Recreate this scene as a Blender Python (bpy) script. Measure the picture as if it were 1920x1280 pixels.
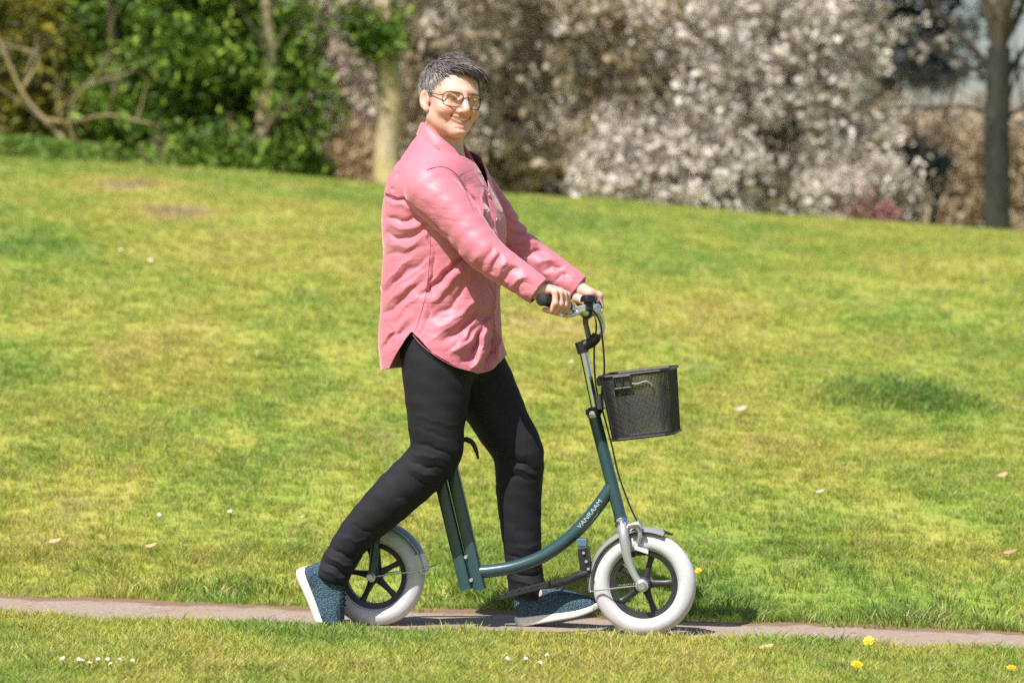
import bpy, math, random
import numpy as np
from mathutils import Vector, Matrix

SC = bpy.context.scene
COL = SC.collection
for _o in list(bpy.data.objects):
    bpy.data.objects.remove(_o)
random.seed(7)
RNG = np.random.default_rng(11)

# ------------------------------------------------------------------ camera, sky, sun, exposure
CAM_P = np.array([0.0, -10.0, 1.23])
PITCH = math.atan(240 / 6400)
FPX = 6400.0
cam_d = bpy.data.cameras.new('camera')
cam_d.lens = 120.0
cam_d.sensor_width = 36.0
cam_d.clip_end = 3000
cam_d.clip_start = 0.5
cam_d.dof.use_dof = True
cam_d.dof.focus_distance = 10.0
cam_d.dof.aperture_fstop = 3.4
cam_o = bpy.data.objects.new('camera', cam_d)
COL.objects.link(cam_o)
cam_o.location = CAM_P
cam_o.rotation_euler = (math.radians(90) - PITCH, 0, 0)
SC.camera = cam_o

SUN_EL, SUN_AZ = math.radians(56), math.radians(32)      # azimuth: to the camera's left behind it
sun_dir = Vector((-math.sin(SUN_AZ) * math.cos(SUN_EL), -math.cos(SUN_AZ) * math.cos(SUN_EL), math.sin(SUN_EL)))
world = bpy.data.worlds.new('World')
SC.world = world
world.use_nodes = True
wn = world.node_tree
wn.nodes.clear()
sky = wn.nodes.new('ShaderNodeTexSky')
sky.sky_type = 'NISHITA'
sky.sun_disc = False
sky.sun_elevation = SUN_EL
sky.sun_rotation = math.pi + SUN_AZ
sky.dust_density = 1.6
sky.air_density = 1.0
bg = wn.nodes.new('ShaderNodeBackground')
bg.inputs['Strength'].default_value = 0.08
wo = wn.nodes.new('ShaderNodeOutputWorld')
wn.links.new(sky.outputs[0], bg.inputs[0])
wn.links.new(bg.outputs[0], wo.inputs[0])
sun_l = bpy.data.lights.new('sun', 'SUN')
sun_l.energy = 5.0
sun_l.angle = math.radians(0.5)
sun_l.color = (1.0, 0.95, 0.87)
sun_o = bpy.data.objects.new('sun', sun_l)
COL.objects.link(sun_o)
sun_o.rotation_euler = sun_dir.to_track_quat('Z', 'Y').to_euler()
sun_o.location = (-20, -20, 30)
SC.view_settings.view_transform = 'Standard'
SC.view_settings.look = 'None'
SC.view_settings.exposure = 0.58
SC.view_settings.gamma = 1.0
SC.view_settings.use_curve_mapping = False
SC.render.engine = 'CYCLES'
SC.cycles.use_denoising = False
SC.cycles.max_bounces = 6
SC.cycles.transparent_max_bounces = 6
SC.cycles.caustics_reflective = False
SC.cycles.caustics_refractive = False

# ------------------------------------------------------------------ working out where things stand
_F = np.array([0, math.cos(PITCH), -math.sin(PITCH)])
_U = np.array([0, math.sin(PITCH), math.cos(PITCH)])
_X = np.array([1.0, 0, 0])

def ray(px, py):
    return _F + _X * ((px - 960) / FPX) + _U * ((640 - py) / FPX)

def at(px, py, Y):
    d = ray(px, py)
    return CAM_P + d * ((Y - CAM_P[1]) / d[1])

def proj(P):
    q = P - CAM_P
    dep = q @ _F
    return 960 + FPX * (q @ _X) / dep, 640 - FPX * (q @ _U) / dep

# the bike's own plane: heading turned ten degrees towards the camera
YAW = math.radians(10)
DIR = np.array([math.cos(YAW), -math.sin(YAW), 0])
NRM = np.array([-math.sin(YAW), -math.cos(YAW), 0])        # towards the camera = rider's right
UP = np.array([0, 0, 1.0])
F0 = at(1208, 1193, 0.0)

def S(px, py, t=0.0):
    d = ray(px, py)
    k = ((F0 + NRM * t - CAM_P) @ NRM) / (d @ NRM)
    return CAM_P + d * k

# ------------------------------------------------------------------ object helpers
def mesh_np(name, V, F):
    V = np.asarray(V, np.float32)
    me = bpy.data.meshes.new(name)
    F = [np.asarray(f, np.int32) for f in (F if isinstance(F, (list, tuple)) and len(F) and isinstance(F[0], np.ndarray) and F[0].ndim == 2 else [np.asarray(F, np.int32)])]
    F = [f for f in F if len(f)]
    me.vertices.add(len(V))
    me.vertices.foreach_set('co', V.ravel())
    loops = np.concatenate([f.ravel() for f in F])
    tot = np.concatenate([np.full(len(f), f.shape[1], np.int32) for f in F])
    start = np.concatenate([[0], np.cumsum(tot)[:-1]]).astype(np.int32)
    me.loops.add(len(loops))
    me.loops.foreach_set('vertex_index', loops)
    me.polygons.add(len(tot))
    me.polygons.foreach_set('loop_start', start)
    me.update(calc_edges=True)
    me.validate()
    return me

def smooth(me, on=True):
    me.polygons.foreach_set('use_smooth', np.full(len(me.polygons), on, bool))

def link(name, me, mat=None, parent=None, shade=True, world=True):
    """one object; with a parent, vertices given in world space are moved into the parent's space"""
    o = bpy.data.objects.new(name, me)
    COL.objects.link(o)
    if mat is not None:
        me.materials.append(mat)
    if shade:
        smooth(me)
    if parent is not None:
        o.parent = parent
        if world:
            p, off = parent, Vector((0, 0, 0))
            while p is not None:
                off += p.location
                p = p.parent
            me.transform(Matrix.Translation(-off))
    return o

def thing(name, label, cat, loc, group=None):
    o = bpy.data.objects.new(name, None)
    o.empty_display_size = 0.1
    COL.objects.link(o)
    o.location = tuple(float(v) for v in loc)
    return tag(o, label, cat, group)

def tag(o, label, cat, group=None):
    o['label'] = label
    o['category'] = cat
    if group:
        o['group'] = group
    return o

def kind(o, k):
    o['kind'] = k
    return o

def fattr(me, name, vals, dom='POINT'):
    a = me.attributes.new(name, 'FLOAT', dom)
    a.data.foreach_set('value', np.asarray(vals, np.float32))

def cattr(me, name, cols):
    a = me.color_attributes.new(name, 'FLOAT_COLOR', 'POINT')
    c = np.ones((len(cols), 4), np.float32)
    c[:, :3] = cols
    a.data.foreach_set('color', c.ravel())

class MB:
    """collects rings, boxes and plates for one mesh"""
    def __init__(s):
        s.v, s.f3, s.f4, s.n = [], [], [], 0
    def add(s, V, F):
        V = np.asarray(V, float).reshape(-1, 3)
        for f in F:
            f = [int(i) + s.n for i in f]
            if len(f) == 4:
                s.f4.append(f)
            elif len(f) == 3:
                s.f3.append(f)
            else:
                for k in range(1, len(f) - 1):
                    s.f3.append([f[0], f[k], f[k + 1]])
        s.v.append(V)
        s.n += len(V)
        return s
    def tube(s, pts, r, seg=10, sub=0, cap=True, squash=None):
        pts = np.asarray(pts, float)
        r = np.full(len(pts), r) if np.isscalar(r) else np.asarray(r, float)
        if sub:
            pts, r = spline(pts, sub), spline(r[:, None], sub)[:, 0]
        T = np.gradient(pts, axis=0)
        T /= np.linalg.norm(T, axis=1)[:, None] + 1e-12
        a = np.array([0, 0, 1.0]) if abs(T[0][2]) < .9 else np.array([1.0, 0, 0])
        if squash is not None:
            a = np.asarray(squash[0], float)
        V = []
        u = a - T[0] * (a @ T[0]); u /= np.linalg.norm(u)
        ang = np.linspace(0, 2 * math.pi, seg, endpoint=False)
        for p, t, rr in zip(pts, T, r):
            u = u - t * (u @ t); u /= np.linalg.norm(u)
            w = np.cross(t, u)
            k = 1.0 if squash is None else squash[1]
            V.append(p + rr * (np.cos(ang)[:, None] * u * k + np.sin(ang)[:, None] * w))
        n = len(pts)
        F = []
        for i in range(n - 1):
            for j in range(seg):
                k = (j + 1) % seg
                F.append((i * seg + j, i * seg + k, (i + 1) * seg + k, (i + 1) * seg + j))
        if cap:
            F.append(tuple(range(seg - 1, -1, -1)))
            F.append(tuple((n - 1) * seg + j for j in range(seg)))
        return s.add(np.concatenate(V), F)
    def box(s, c, ax, half):
        c = np.asarray(c, float)
        ax = [np.asarray(a, float) / np.linalg.norm(a) for a in ax]
        b = 0.18 * min(half)
        V, F = [], []
        # a bevelled box: three nested rings per face direction
        sg = [(-1, -1), (1, -1), (1, 1), (-1, 1)]
        for z, k in ((-1, 1 - b / half[0]), (-(1 - b / half[2]), 1), ((1 - b / half[2]), 1), (1, 1 - b / half[0])):
            for x, y in sg:
                kx = (half[0] - b) / half[0] if abs(z) == 1 else 1
                ky = (half[1] - b) / half[1] if abs(z) == 1 else 1
                V.append(c + ax[0] * x * half[0] * kx + ax[1] * y * half[1] * ky + ax[2] * z * half[2])
        for i in range(3):
            for j in range(4):
                k = (j + 1) % 4
                F.append((i * 4 + j, i * 4 + k, i * 4 + 4 + k, i * 4 + 4 + j))
        F.append((3, 2, 1, 0)); F.append((12, 13, 14, 15))
        return s.add(V, F)
    def ball(s, c, r, ax=None, seg=12, rings=8):
        c = np.asarray(c, float)
        r = np.array([r, r, r]) if np.isscalar(r) else np.asarray(r, float)
        A = np.eye(3) if ax is None else np.asarray(ax, float)
        V, F = [], []
        for i in range(1, rings):
            th = math.pi * i / rings
            for j in range(seg):
                ph = 2 * math.pi * j / seg
                q = np.array([math.sin(th) * math.cos(ph), math.sin(th) * math.sin(ph), math.cos(th)]) * r
                V.append(c + q @ A)
        V.append(c + np.array([0, 0, r[2]]) @ A); V.append(c - np.array([0, 0, r[2]]) @ A)
        m = (rings - 1) * seg
        for i in range(rings - 2):
            for j in range(seg):
                k = (j + 1) % seg
                F.append((i * seg + j, (i + 1) * seg + j, (i + 1) * seg + k, i * seg + k))
        for j in range(seg):
            k = (j + 1) % seg
            F.append((m, j, k)); F.append((m + 1, (rings - 2) * seg + k, (rings - 2) * seg + j))
        return s.add(V, F)
    def lathe(s, c, axis, prof, seg=48, closed=False, a0=0.0, a1=2 * math.pi):
        """prof: (radius, offset along axis); closed joins last to first"""
        axis = np.asarray(axis, float) / np.linalg.norm(axis)
        u = np.cross(axis, UP) if abs(axis[2]) < .9 else np.cross(axis, np.array([1.0, 0, 0]))
        u /= np.linalg.norm(u)
        w = np.cross(u, axis)            # +w is up for a level axis
        full = abs(a1 - a0 - 2 * math.pi) < 1e-6
        m = seg if full else seg + 1
        V, F = [], []
        for i in range(m):
            a = a0 + (a1 - a0) * i / seg
            d = math.cos(a) * u + math.sin(a) * w
            for r, h in prof:
                V.append(np.asarray(c) + d * r + axis * h)
        n = len(prof)
        for i in range(seg):
            k = (i + 1) % m
            for j in range(n if closed else n - 1):
                l = (j + 1) % n
                F.append((i * n + j, k * n + j, k * n + l, i * n + l))
        if not full and closed:
            F.append(tuple(range(n))); F.append(tuple((m - 1) * n + j for j in reversed(range(n))))
        return s.add(V, F)
    def mesh(s, name):
        fs = []
        if s.f4: fs.append(np.array(s.f4, np.int32))
        if s.f3: fs.append(np.array(s.f3, np.int32))
        me = mesh_np(name, np.concatenate(s.v), fs)
        return me
    def build(s, name, mat, parent=None, shade=True, sharp=None):
        me = s.mesh(name)
        bm_fix(me)
        o = link(name, me, mat, parent, shade)
        if shade:
            try:
                me.set_sharp_from_angle(angle=math.radians(sharp or 42))
            except Exception:
                pass
        return o

def bm_fix(me):
    import bmesh
    b = bmesh.new(); b.from_mesh(me)
    bmesh.ops.recalc_face_normals(b, faces=b.faces)
    b.to_mesh(me); b.free()

def spline(P, sub):
    P = np.asarray(P, float)
    Q = np.concatenate([[2 * P[0] - P[1]], P, [2 * P[-1] - P[-2]]])
    out = []
    for i in range(1, len(Q) - 2):
        for k in range(sub):
            t = k / sub
            out.append(0.5 * ((2 * Q[i]) + (-Q[i - 1] + Q[i + 1]) * t + (2 * Q[i - 1] - 5 * Q[i] + 4 * Q[i + 1] - Q[i + 2]) * t * t + (-Q[i - 1] + 3 * Q[i] - 3 * Q[i + 1] + Q[i + 2]) * t ** 3))
    out.append(P[-1])
    return np.array(out)

# ------------------------------------------------------------------ materials
class NT:
    def __init__(s, name):
        s.m = bpy.data.materials.new(name)
        s.m.use_nodes = True
        s.t = s.m.node_tree
        s.t.nodes.clear()
        s.out = s.n('ShaderNodeOutputMaterial')
    def n(s, typ, **kw):
        x = s.t.nodes.new(typ)
        for k, v in kw.items():
            setattr(x, k, v)
        return x
    def l(s, a, b):
        s.t.links.new(a, b)
    def noise(s, scale, detail=4, vec=None, rough=.55, dist=0):
        x = s.n('ShaderNodeTexNoise')
        x.inputs['Scale'].default_value = scale
        x.inputs['Detail'].default_value = detail
        x.inputs['Roughness'].default_value = rough
        x.inputs['Distortion'].default_value = dist
        if vec is not None: s.l(vec, x.inputs['Vector'])
        return x.outputs['Fac']
    def ramp(s, fac, stops, interp='LINEAR'):
        r = s.n('ShaderNodeValToRGB')
        r.color_ramp.interpolation = interp
        e = r.color_ramp.elements
        while len(e) < len(stops): e.new(0.5)
        for el, (p, c) in zip(e, stops):
            el.position = p
            el.color = (c[0], c[1], c[2], 1) if not np.isscalar(c) else (c, c, c, 1)
        s.l(fac, r.inputs['Fac'])
        return r.outputs['Color']
    def mix(s, fac, a, b, mode='MIX'):
        x = s.n('ShaderNodeMix', data_type='RGBA', blend_type=mode)
        for sock, v in ((x.inputs[0], fac), (x.inputs[6], a), (x.inputs[7], b)):
            if hasattr(v, 'links'):
                s.l(v, sock)
            elif np.isscalar(v):
                sock.default_value = v
            else:
                sock.default_value = (*v, 1)
        return x.outputs[2]
    def math(s, op, a, b=0.0, clamp=False):
        x = s.n('ShaderNodeMath', operation=op, use_clamp=clamp)
        for i, v in enumerate((a, b)):
            if np.isscalar(v): x.inputs[i].default_value = v
            else: s.l(v, x.inputs[i])
        return x.outputs[0]
    def pos(s, scale=None):
        g = s.n('ShaderNodeNewGeometry').outputs['Position']
        if scale is None: return g
        m = s.n('ShaderNodeMapping')
        m.inputs['Scale'].default_value = scale
        s.l(g, m.inputs['Vector'])
        return m.outputs['Vector']
    def obj(s, scale=None):
        g = s.n('ShaderNodeTexCoord').outputs['Object']
        if scale is None: return g
        m = s.n('ShaderNodeMapping')
        m.inputs['Scale'].default_value = scale
        s.l(g, m.inputs['Vector'])
        return m.outputs['Vector']
    def attr(s, name, out='Fac'):
        a = s.n('ShaderNodeAttribute'); a.attribute_name = name
        return a.outputs[out]
    def bump(s, h, strength=.3, dist=.002):
        b = s.n('ShaderNodeBump')
        b.inputs['Strength'].default_value = strength
        b.inputs['Distance'].default_value = dist
        s.l(h, b.inputs['Height'])
        return b.outputs[0]
    def bsdf(s, col, rough=.5, metal=0, spec=.5, normal=None, **kw):
        p = s.n('ShaderNodeBsdfPrincipled')
        for k, v in (('Base Color', col), ('Roughness', rough), ('Metallic', metal), ('Specular IOR Level', spec), *kw.items()):
            k = k.replace('_', ' ')
            if hasattr(v, 'links'):
                s.l(v, p.inputs[k])
            elif not np.isscalar(v) and p.inputs[k].type == 'RGBA':
                p.inputs[k].default_value = (*v, 1)
            else:
                p.inputs[k].default_value = v
        if normal is not None: s.l(normal, p.inputs['Normal'])
        s.l(p.outputs[0], s.out.inputs['Surface'])
        return s.m
    def leafy(s, col, trans=.35, tcol=None, normal=None):
        """thin foliage: part of the light passes through"""
        d = s.n('ShaderNodeBsdfPrincipled'); d.inputs['Roughness'].default_value = .5
        d.inputs['Specular IOR Level'].default_value = .3
        t = s.n('ShaderNodeBsdfTranslucent')
        m = s.n('ShaderNodeMixShader'); m.inputs[0].default_value = trans
        s.l(col, d.inputs['Base Color']); s.l(tcol or col, t.inputs['Color'])
        s.l(d.outputs[0], m.inputs[1]); s.l(t.outputs[0], m.inputs[2])
        s.l(m.outputs[0], s.out.inputs['Surface'])
        return s.m

def plain(name, col, rough=.5, metal=0, spec=.5, var=.25, scale=40, bump=.15, **kw):
    m = NT(name)
    f = m.noise(scale, 4, m.obj())
    c = m.ramp(f, [(0.25, [v * (1 - var) for v in col]), (0.75, [min(1, v * (1 + var)) for v in col])])
    return m.bsdf(c, rough, metal, spec, m.bump(m.noise(scale * 4, 3, m.obj()), bump, .0012), **kw)
# ------------------------------------------------------------------ the ground: lawn bank, path
PATH_NEAR, PATH_FAR = -0.14, 0.43          # distance from the wheel line, away from the camera

def sm(x):
    x = np.clip(x, 0, 1)
    return x * x * (3 - 2 * x)

def path_w(x, y):
    return -((x - F0[0]) * NRM[0] + (y - F0[1]) * NRM[1])

def lump(x, y):
    return (np.sin(1.7 * x + .9 * y + 1) * np.sin(.8 * x - 1.3 * y) * .018 + np.sin(3.9 * x + 2.1) * np.sin(3.1 * y + .7 * x) * .008)

def ground_z(x, y):
    x = np.asarray(x, float); y = np.asarray(y, float)
    w = path_w(x, y)
    d = np.maximum(0, w - PATH_FAR)
    A = 1.36 - .064 * np.clip(x, -9, 9)
    dn = np.clip(d / 15, 0, 1)
    h = A * np.sin(math.pi / 2 * dn) * sm(d / .5)
    over = np.maximum(0, d - 15)
    h = h - .9 * sm(over / 14)
    z = F0[2] - .015 * np.clip(x - F0[0], -12, 12) + h
    z = z + lump(x, y) * sm((d - .15) / 1.5)
    z = z + .012 * sm((PATH_NEAR - w) / .15) + lump(x, y) * .4 * sm((PATH_NEAR - w - .1) / .5)
    return z

def ground_hit(px, py):
    d = ray(px, py)
    k = 9.0
    while k < 60:
        p = CAM_P + d * k
        if p[2] < ground_z(p[0], p[1]):
            return p
        k += .02
    return p

def axis_steps(lo, a, b, hi, fine, grow=1.25):
    v = list(np.arange(a, b + 1e-6, fine))
    st, x = fine, b
    while x < hi:
        st *= grow; x += st; v.append(min(x, hi))
    st, x = fine, a
    while x > lo:
        st *= grow; x -= st; v.insert(0, max(x, lo))
    return np.array(v)

gx = axis_steps(-400, -6, 6, 400, .12)
gy = axis_steps(-60, -3.5, 19, 900, .12)
GX, GY = np.meshgrid(gx, gy, indexing='ij')
GV = np.stack([GX, GY, ground_z(GX, GY)], -1).reshape(-1, 3)
nx, ny = len(gx), len(gy)
I = (np.arange(nx - 1)[:, None] * ny + np.arange(ny - 1)[None]).ravel()
GF = np.stack([I, I + ny, I + ny + 1, I + 1], -1)

LAWN_SPOTS = [(1680, 745, .42, -.10), (1790, 765, .3, -.08), (430, 1105, .32, -.13), (1700, 1150, .35, -.12), (1350, 1130, .28, -.10), (20, 465, .6, -.07), (30, 690, .5, -.06), (60, 870, .5, -.07), (560, 1175, .5, -.10),
              (250, 655, .7, .10), (560, 470, 1.1, .11), (420, 720, .6, .08), (1560, 655, .7, .10), (1640, 1010, .45, .06), (1300, 590, .8, .09), (990, 620, .6, .08), (1480, 860, .5, .07), (240, 345, .6, .26), (345, 400, .45, .24), (540, 350, .4, .14), (1890, 1040, .4, .10), (820, 870, .4, .05), (300, 1235, .5, .10), (1250, 1225, .6, .10), (1000, 1262, .4, .06), (1750, 1240, .4, .07), (650, 1250, .3, .06)]

def lawn_colours(m, dry=0.0):
    """pigment of the turf: moss-yellow and green in patches of several sizes"""
    p = m.pos()
    big = m.noise(.55, 5, m.pos((1, .45, 1)), .6, .6)
    mid = m.noise(2.6, 4, m.pos((1, .6, 1)), .6)
    fine = m.noise(30, 4, p, .75)
    f = m.math('ADD', m.math('MULTIPLY', big, .52), m.math('MULTIPLY', mid, .36))
    f = m.math('ADD', f, m.math('MULTIPLY', fine, .50))
    f = m.math('ADD', f, -.188 + dry)
    for px, py, r_, amt in LAWN_SPOTS:
        c = ground_hit(px, py)
        d = m.n('ShaderNodeVectorMath', operation='DISTANCE')
        m.l(m.pos((1, .55, 0)), d.inputs[0]); d.inputs[1].default_value = (c[0], c[1] * .55, 0)
        g = m.n('ShaderNodeMapRange', interpolation_type='SMOOTHSTEP')
        m.l(d.outputs['Value'], g.inputs['Value'])
        g.inputs['From Min'].default_value = r_; g.inputs['From Max'].default_value = 0
        g.inputs['To Min'].default_value = 0; g.inputs['To Max'].default_value = amt
        f = m.math('ADD', f, g.outputs[0])
    return m.ramp(f, [(.26, (.125, .240, .046)), (.39, (.225, .355, .060)), (.48, (.350, .440, .080)), (.57, (.490, .490, .100)), (.67, (.560, .490, .150)), (.78, (.45, .35, .20))])

gm = NT('turf_soil')
gcol = lawn_colours(gm, .02)
soil = gm.ramp(gm.noise(9, 5, gm.pos()), [(.3, (.10, .075, .045)), (.7, (.26, .20, .13))])
gcol = gm.mix(gm.ramp(gm.noise(1.7, 5, gm.pos((1, .5, 1)), .6), [(.60, 0), (.70, .75)]), gcol, soil)
gcol = gm.mix(1.0, gcol, (.72, .72, .72), 'MULTIPLY')  # whole sheet darkened, standing in for shade among the blades
gm.bsdf(gcol, .9, spec=.15, normal=gm.bump(gm.noise(60, 4, gm.pos()), .8, .02))
ground = kind(link('ground', mesh_np('ground', GV, GF), gm.m), 'structure')

# path: a narrow worn strip with uneven edges, a sheet just above the soil
def edge_wob(s, ph):
    return .034 * np.sin(2.1 * s + ph) + .026 * np.sin(5.3 * s + 2 * ph) + .018 * np.sin(13.7 * s + ph * 3) + .014 * np.sin(31 * s + ph) + .012 * np.sin(67 * s + 2 * ph)

ss = np.arange(-8, 7, .03)
ws = np.linspace(0, 1, 12)
PV = []
for s_ in ss:
    a, b = PATH_NEAR - .03 + edge_wob(s_, .4), PATH_FAR + .02 + edge_wob(s_, 2.2)
    for k in ws:
        q = F0 + DIR * s_ - NRM * (a + (b - a) * k)
        PV.append((q[0], q[1], ground_z(q[0], q[1]) + .006))
n1, n2 = len(ss), len(ws)
I = (np.arange(n1 - 1)[:, None] * n2 + np.arange(n2 - 1)[None]).ravel()
pm = NT('worn_asphalt')
grit = pm.noise(160, 3, pm.pos(), .7)
pc = pm.ramp(grit, [(.25, (.19, .150, .125)), (.5, (.335, .265, .220)), (.75, (.48, .395, .34))])
pc = pm.mix(pm.ramp(pm.noise(3.2, 5, pm.pos()), [(.45, 0), (.68, .6)]), pc, (.33, .22, .14))
pc = pm.mix(pm.ramp(pm.noise(42, 2, pm.pos()), [(.62, 0), (.70, .7)]), pc, (.14, .11, .08))
pc = pm.mix(pm.ramp(pm.math('ADD', pm.attr('edge'), pm.math('MULTIPLY', pm.noise(14, 4, pm.pos()), .6)), [(.85, 0), (1.15, .85)]), pc, (.20, .125, .07))
pm.bsdf(pc, .9, spec=.2, normal=pm.bump(grit, .7, .006))
path_me = mesh_np('path', PV, np.stack([I, I + n2, I + n2 + 1, I + 1], -1))
fattr(path_me, 'edge', np.tile(np.abs(ws * 2 - 1), n1))
path = kind(link('path', path_me, pm.m), 'structure')

# ------------------------------------------------------------------ grass: blades in tufts, one object
gb = NT('grass_blade')
bcol = lawn_colours(gb)
rnd = gb.n('ShaderNodeObjectInfo').outputs['Random']
bcol = gb.mix(gb.ramp(rnd, [(.0, .45), (.30, 0)]), bcol, (.120, .225, .055))
bcol = gb.mix(gb.ramp(rnd, [(.80, 0), (.95, .8)]), bcol, (.58, .48, .25))
bcol = gb.mix(1.0, bcol, gb.ramp(gb.math('FRACT', gb.math('MULTIPLY', rnd, 7.31)), [(0, .72), (.5, 1.0), (1, 1.25)]), 'MULTIPLY')
gb.leafy(bcol, .40)

def grass_tufts():
    V, F4, F3, tv = [], [], [], []
    NV = 6
    n = 0
    for k in range(NV):
        nb = 13
        for _ in range(nb):
            a = random.uniform(0, 2 * math.pi); r = .034 * math.sqrt(random.random())
            x, y = r * math.cos(a), r * math.sin(a)
            fa = random.uniform(0, 2 * math.pi)
            hgt = random.uniform(.45, 1.0) * .040
            lean = random.uniform(.25, 1.15) * hgt
            da = a + random.uniform(-1, 1)
            lx, ly = math.cos(da) * lean, math.sin(da) * lean
            w = random.uniform(.0011, .0021)
            wx, wy = math.cos(fa) * w, math.sin(fa) * w
            V += [(x - wx, y - wy, -.004), (x + wx, y + wy, -.004),
                  (x + lx * .35 - wx * .9, y + ly * .35 - wy * .9, hgt * .6), (x + lx * .35 + wx * .9, y + ly * .35 + wy * .9, hgt * .6),
                  (x + lx, y + ly, hgt)]
            F4.append((n, n + 1, n + 3, n + 2)); F3.append((n + 2, n + 3, n + 4))
            tv += [k + 1] * 5
            n += 5
    return V, F4, F3, tv, NV

def scatter(n, x0, x1, y0, y1):
    return np.stack([RNG.uniform(x0, x1, n), RNG.uniform(y0, y1, n)], -1)

pts, scl = [], []
def on_path(x, y):
    q0, q1 = x - F0[0], y - F0[1]
    s = q0 * DIR[0] + q1 * DIR[1]
    w = path_w(x, y)
    return (w > PATH_NEAR + edge_wob(s, .4)) & (w < PATH_FAR + edge_wob(s, 2.2))

def vnoise(x, y, sc, seed):
    """smooth value noise"""
    r = np.random.default_rng(seed).random((64, 64))
    u, v = x * sc, y * sc
    i, j = np.floor(u).astype(int), np.floor(v).astype(int)
    fu, fv = sm(u - i), sm(v - j)
    g = lambda a, b: r[a % 64, b % 64]
    return (g(i, j) * (1 - fu) + g(i + 1, j) * fu) * (1 - fv) + (g(i, j + 1) * (1 - fu) + g(i + 1, j + 1) * fu) * fv

def sow(n, y0, y1, s0, s1, taper=True):
    y = RNG.uniform(y0, y1, n)
    half = (10 + y) * .215 + .4
    x = RNG.uniform(-1, 1, n) * half
    ok = ~on_path(x, y) | ((RNG.random(len(x)) < .35) & (np.minimum(np.abs(path_w(x, y) - PATH_NEAR), np.abs(path_w(x, y) - PATH_FAR)) < .075) & (vnoise(x, y, 6, 21) > .5))
    x, y = x[ok], y[ok]
    k = vnoise(x, y, 1.3, 3) * .35 + vnoise(x, y, 4.1, 5) * .35 + vnoise(x, y, 11, 8) ** 2 * .6
    keep = RNG.random(len(x)) < np.clip(vnoise(x, y, 2.7, 14) * 1.6 + .25, 0, 1)
    x, y, k = x[keep], y[keep], k[keep]
    w = path_w(x, y)
    edge = np.exp(-((w - PATH_NEAR) / .10) ** 2) * .45 + np.exp(-((w - PATH_FAR - .05) / .10) ** 2) * .30
    pts.append(np.stack([x, y], -1)); scl.append((s0 + (s1 - s0) * k) * (1 + edge) * RNG.uniform(.8, 1.25, len(x)))

sow(54000, -2.4, 1.4, .38, .92)
sow(56000, 1.2, 6, .30, .80)
sow(42000, 6, 12, .42, .9)
sow(31000, 12, 18.5, .55, 1.05)
# taller, darker growth in a few places along the path and on the bank
for (px, py, rx, ry, n, s_) in ((1640, 742, .17, .13, 420, 1.25), (1760, 758, .13, .10, 220, 1.2), (420, 1112, .16, .05, 120, 1.45), (1700, 1168, .16, .06, 130, 1.35), (1330, 1140, .10, .06, 80, 1.3),
                             (300, 1152, .16, .045, 330, 1.75), (395, 1150, .10, .04, 160, 1.5), (560, 1168, .3, .05, 160, 1.2), (790, 1170, .3, .05, 200, 1.3), (900, 1122, .10, .06, 60, 1.6), (20, 465, .3, .3, 120, 1.0), (40, 700, .3, .2, 120, .95), (60, 880, .3, .15, 120, .95),
                             (960, 1140, .05, .04, 40, 1.6), (700, 565, .3, .3, 120, 1.2), (330, 330, .4, .4, 200, 1.5)):
    c = ground_hit(px, py)
    q = RNG.normal(0, 1, (n, 2)) * (rx, ry) + c[:2]
    q = q[~on_path(q[:, 0], q[:, 1])]
    pts.append(q); scl.append(s_ * RNG.uniform(.6, 1.15, len(q)))
pts = np.concatenate(pts); scl = np.concatenate(scl)
tV, tF4, tF3, tvar, NV = grass_tufts()
allV = np.concatenate([np.array(tV), np.column_stack([pts, ground_z(pts[:, 0], pts[:, 1])])])
gme = mesh_np('grass', allV, [np.array(tF4), np.array(tF3)])
fattr(gme, 'tuft_kind', np.concatenate([tvar, np.zeros(len(pts))]))
fattr(gme, 'tuft_size', np.concatenate([np.zeros(len(tV)), scl]))
fattr(gme, 'tuft_turn', np.concatenate([np.zeros(len(tV)), RNG.uniform(0, 6.283, len(pts))]))
grass = kind(link('grass', gme, gb.m, shade=False), 'stuff')
ng = bpy.data.node_groups.new('sow_grass', 'GeometryNodeTree')
ng.interface.new_socket('Geometry', in_out='INPUT', socket_type='NodeSocketGeometry')
ng.interface.new_socket('Geometry', in_out='OUTPUT', socket_type='NodeSocketGeometry')
N_, L_ = ng.nodes.new, ng.links.new
gi, go_ = N_('NodeGroupInput'), N_('NodeGroupOutput')
def named(nm):
    x = N_('GeometryNodeInputNamedAttribute'); x.data_type = 'FLOAT'; x.inputs['Name'].default_value = nm
    return x.outputs['Attribute']
def cmpn(a, v, op='EQUAL'):
    x = N_('FunctionNodeCompare'); x.data_type = 'FLOAT'; x.operation = op
    L_(a, x.inputs[0]); x.inputs[1].default_value = v
    if op == 'EQUAL': x.inputs['Epsilon'].default_value = .1
    return x.outputs[0]
def sep(src, sel):
    x = N_('GeometryNodeSeparateGeometry'); x.domain = 'POINT'
    L_(src, x.inputs['Geometry']); L_(sel, x.inputs['Selection'])
    return x.outputs['Selection']
jn = N_('GeometryNodeJoinGeometry')
for k in range(NV):
    t = N_('GeometryNodeGeometryToInstance')
    L_(sep(gi.outputs[0], cmpn(named('tuft_kind'), k + 1)), t.inputs[0])
    L_(t.outputs[0], jn.inputs[0])
mp = N_('GeometryNodeMeshToPoints')
L_(sep(gi.outputs[0], cmpn(named('tuft_kind'), .5, 'LESS_THAN')), mp.inputs['Mesh'])
iop = N_('GeometryNodeInstanceOnPoints')
L_(mp.outputs[0], iop.inputs['Points']); L_(jn.outputs[0], iop.inputs['Instance'])
iop.inputs['Pick Instance'].default_value = True
cx = N_('ShaderNodeCombineXYZ'); L_(named('tuft_turn'), cx.inputs[2])
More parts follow.
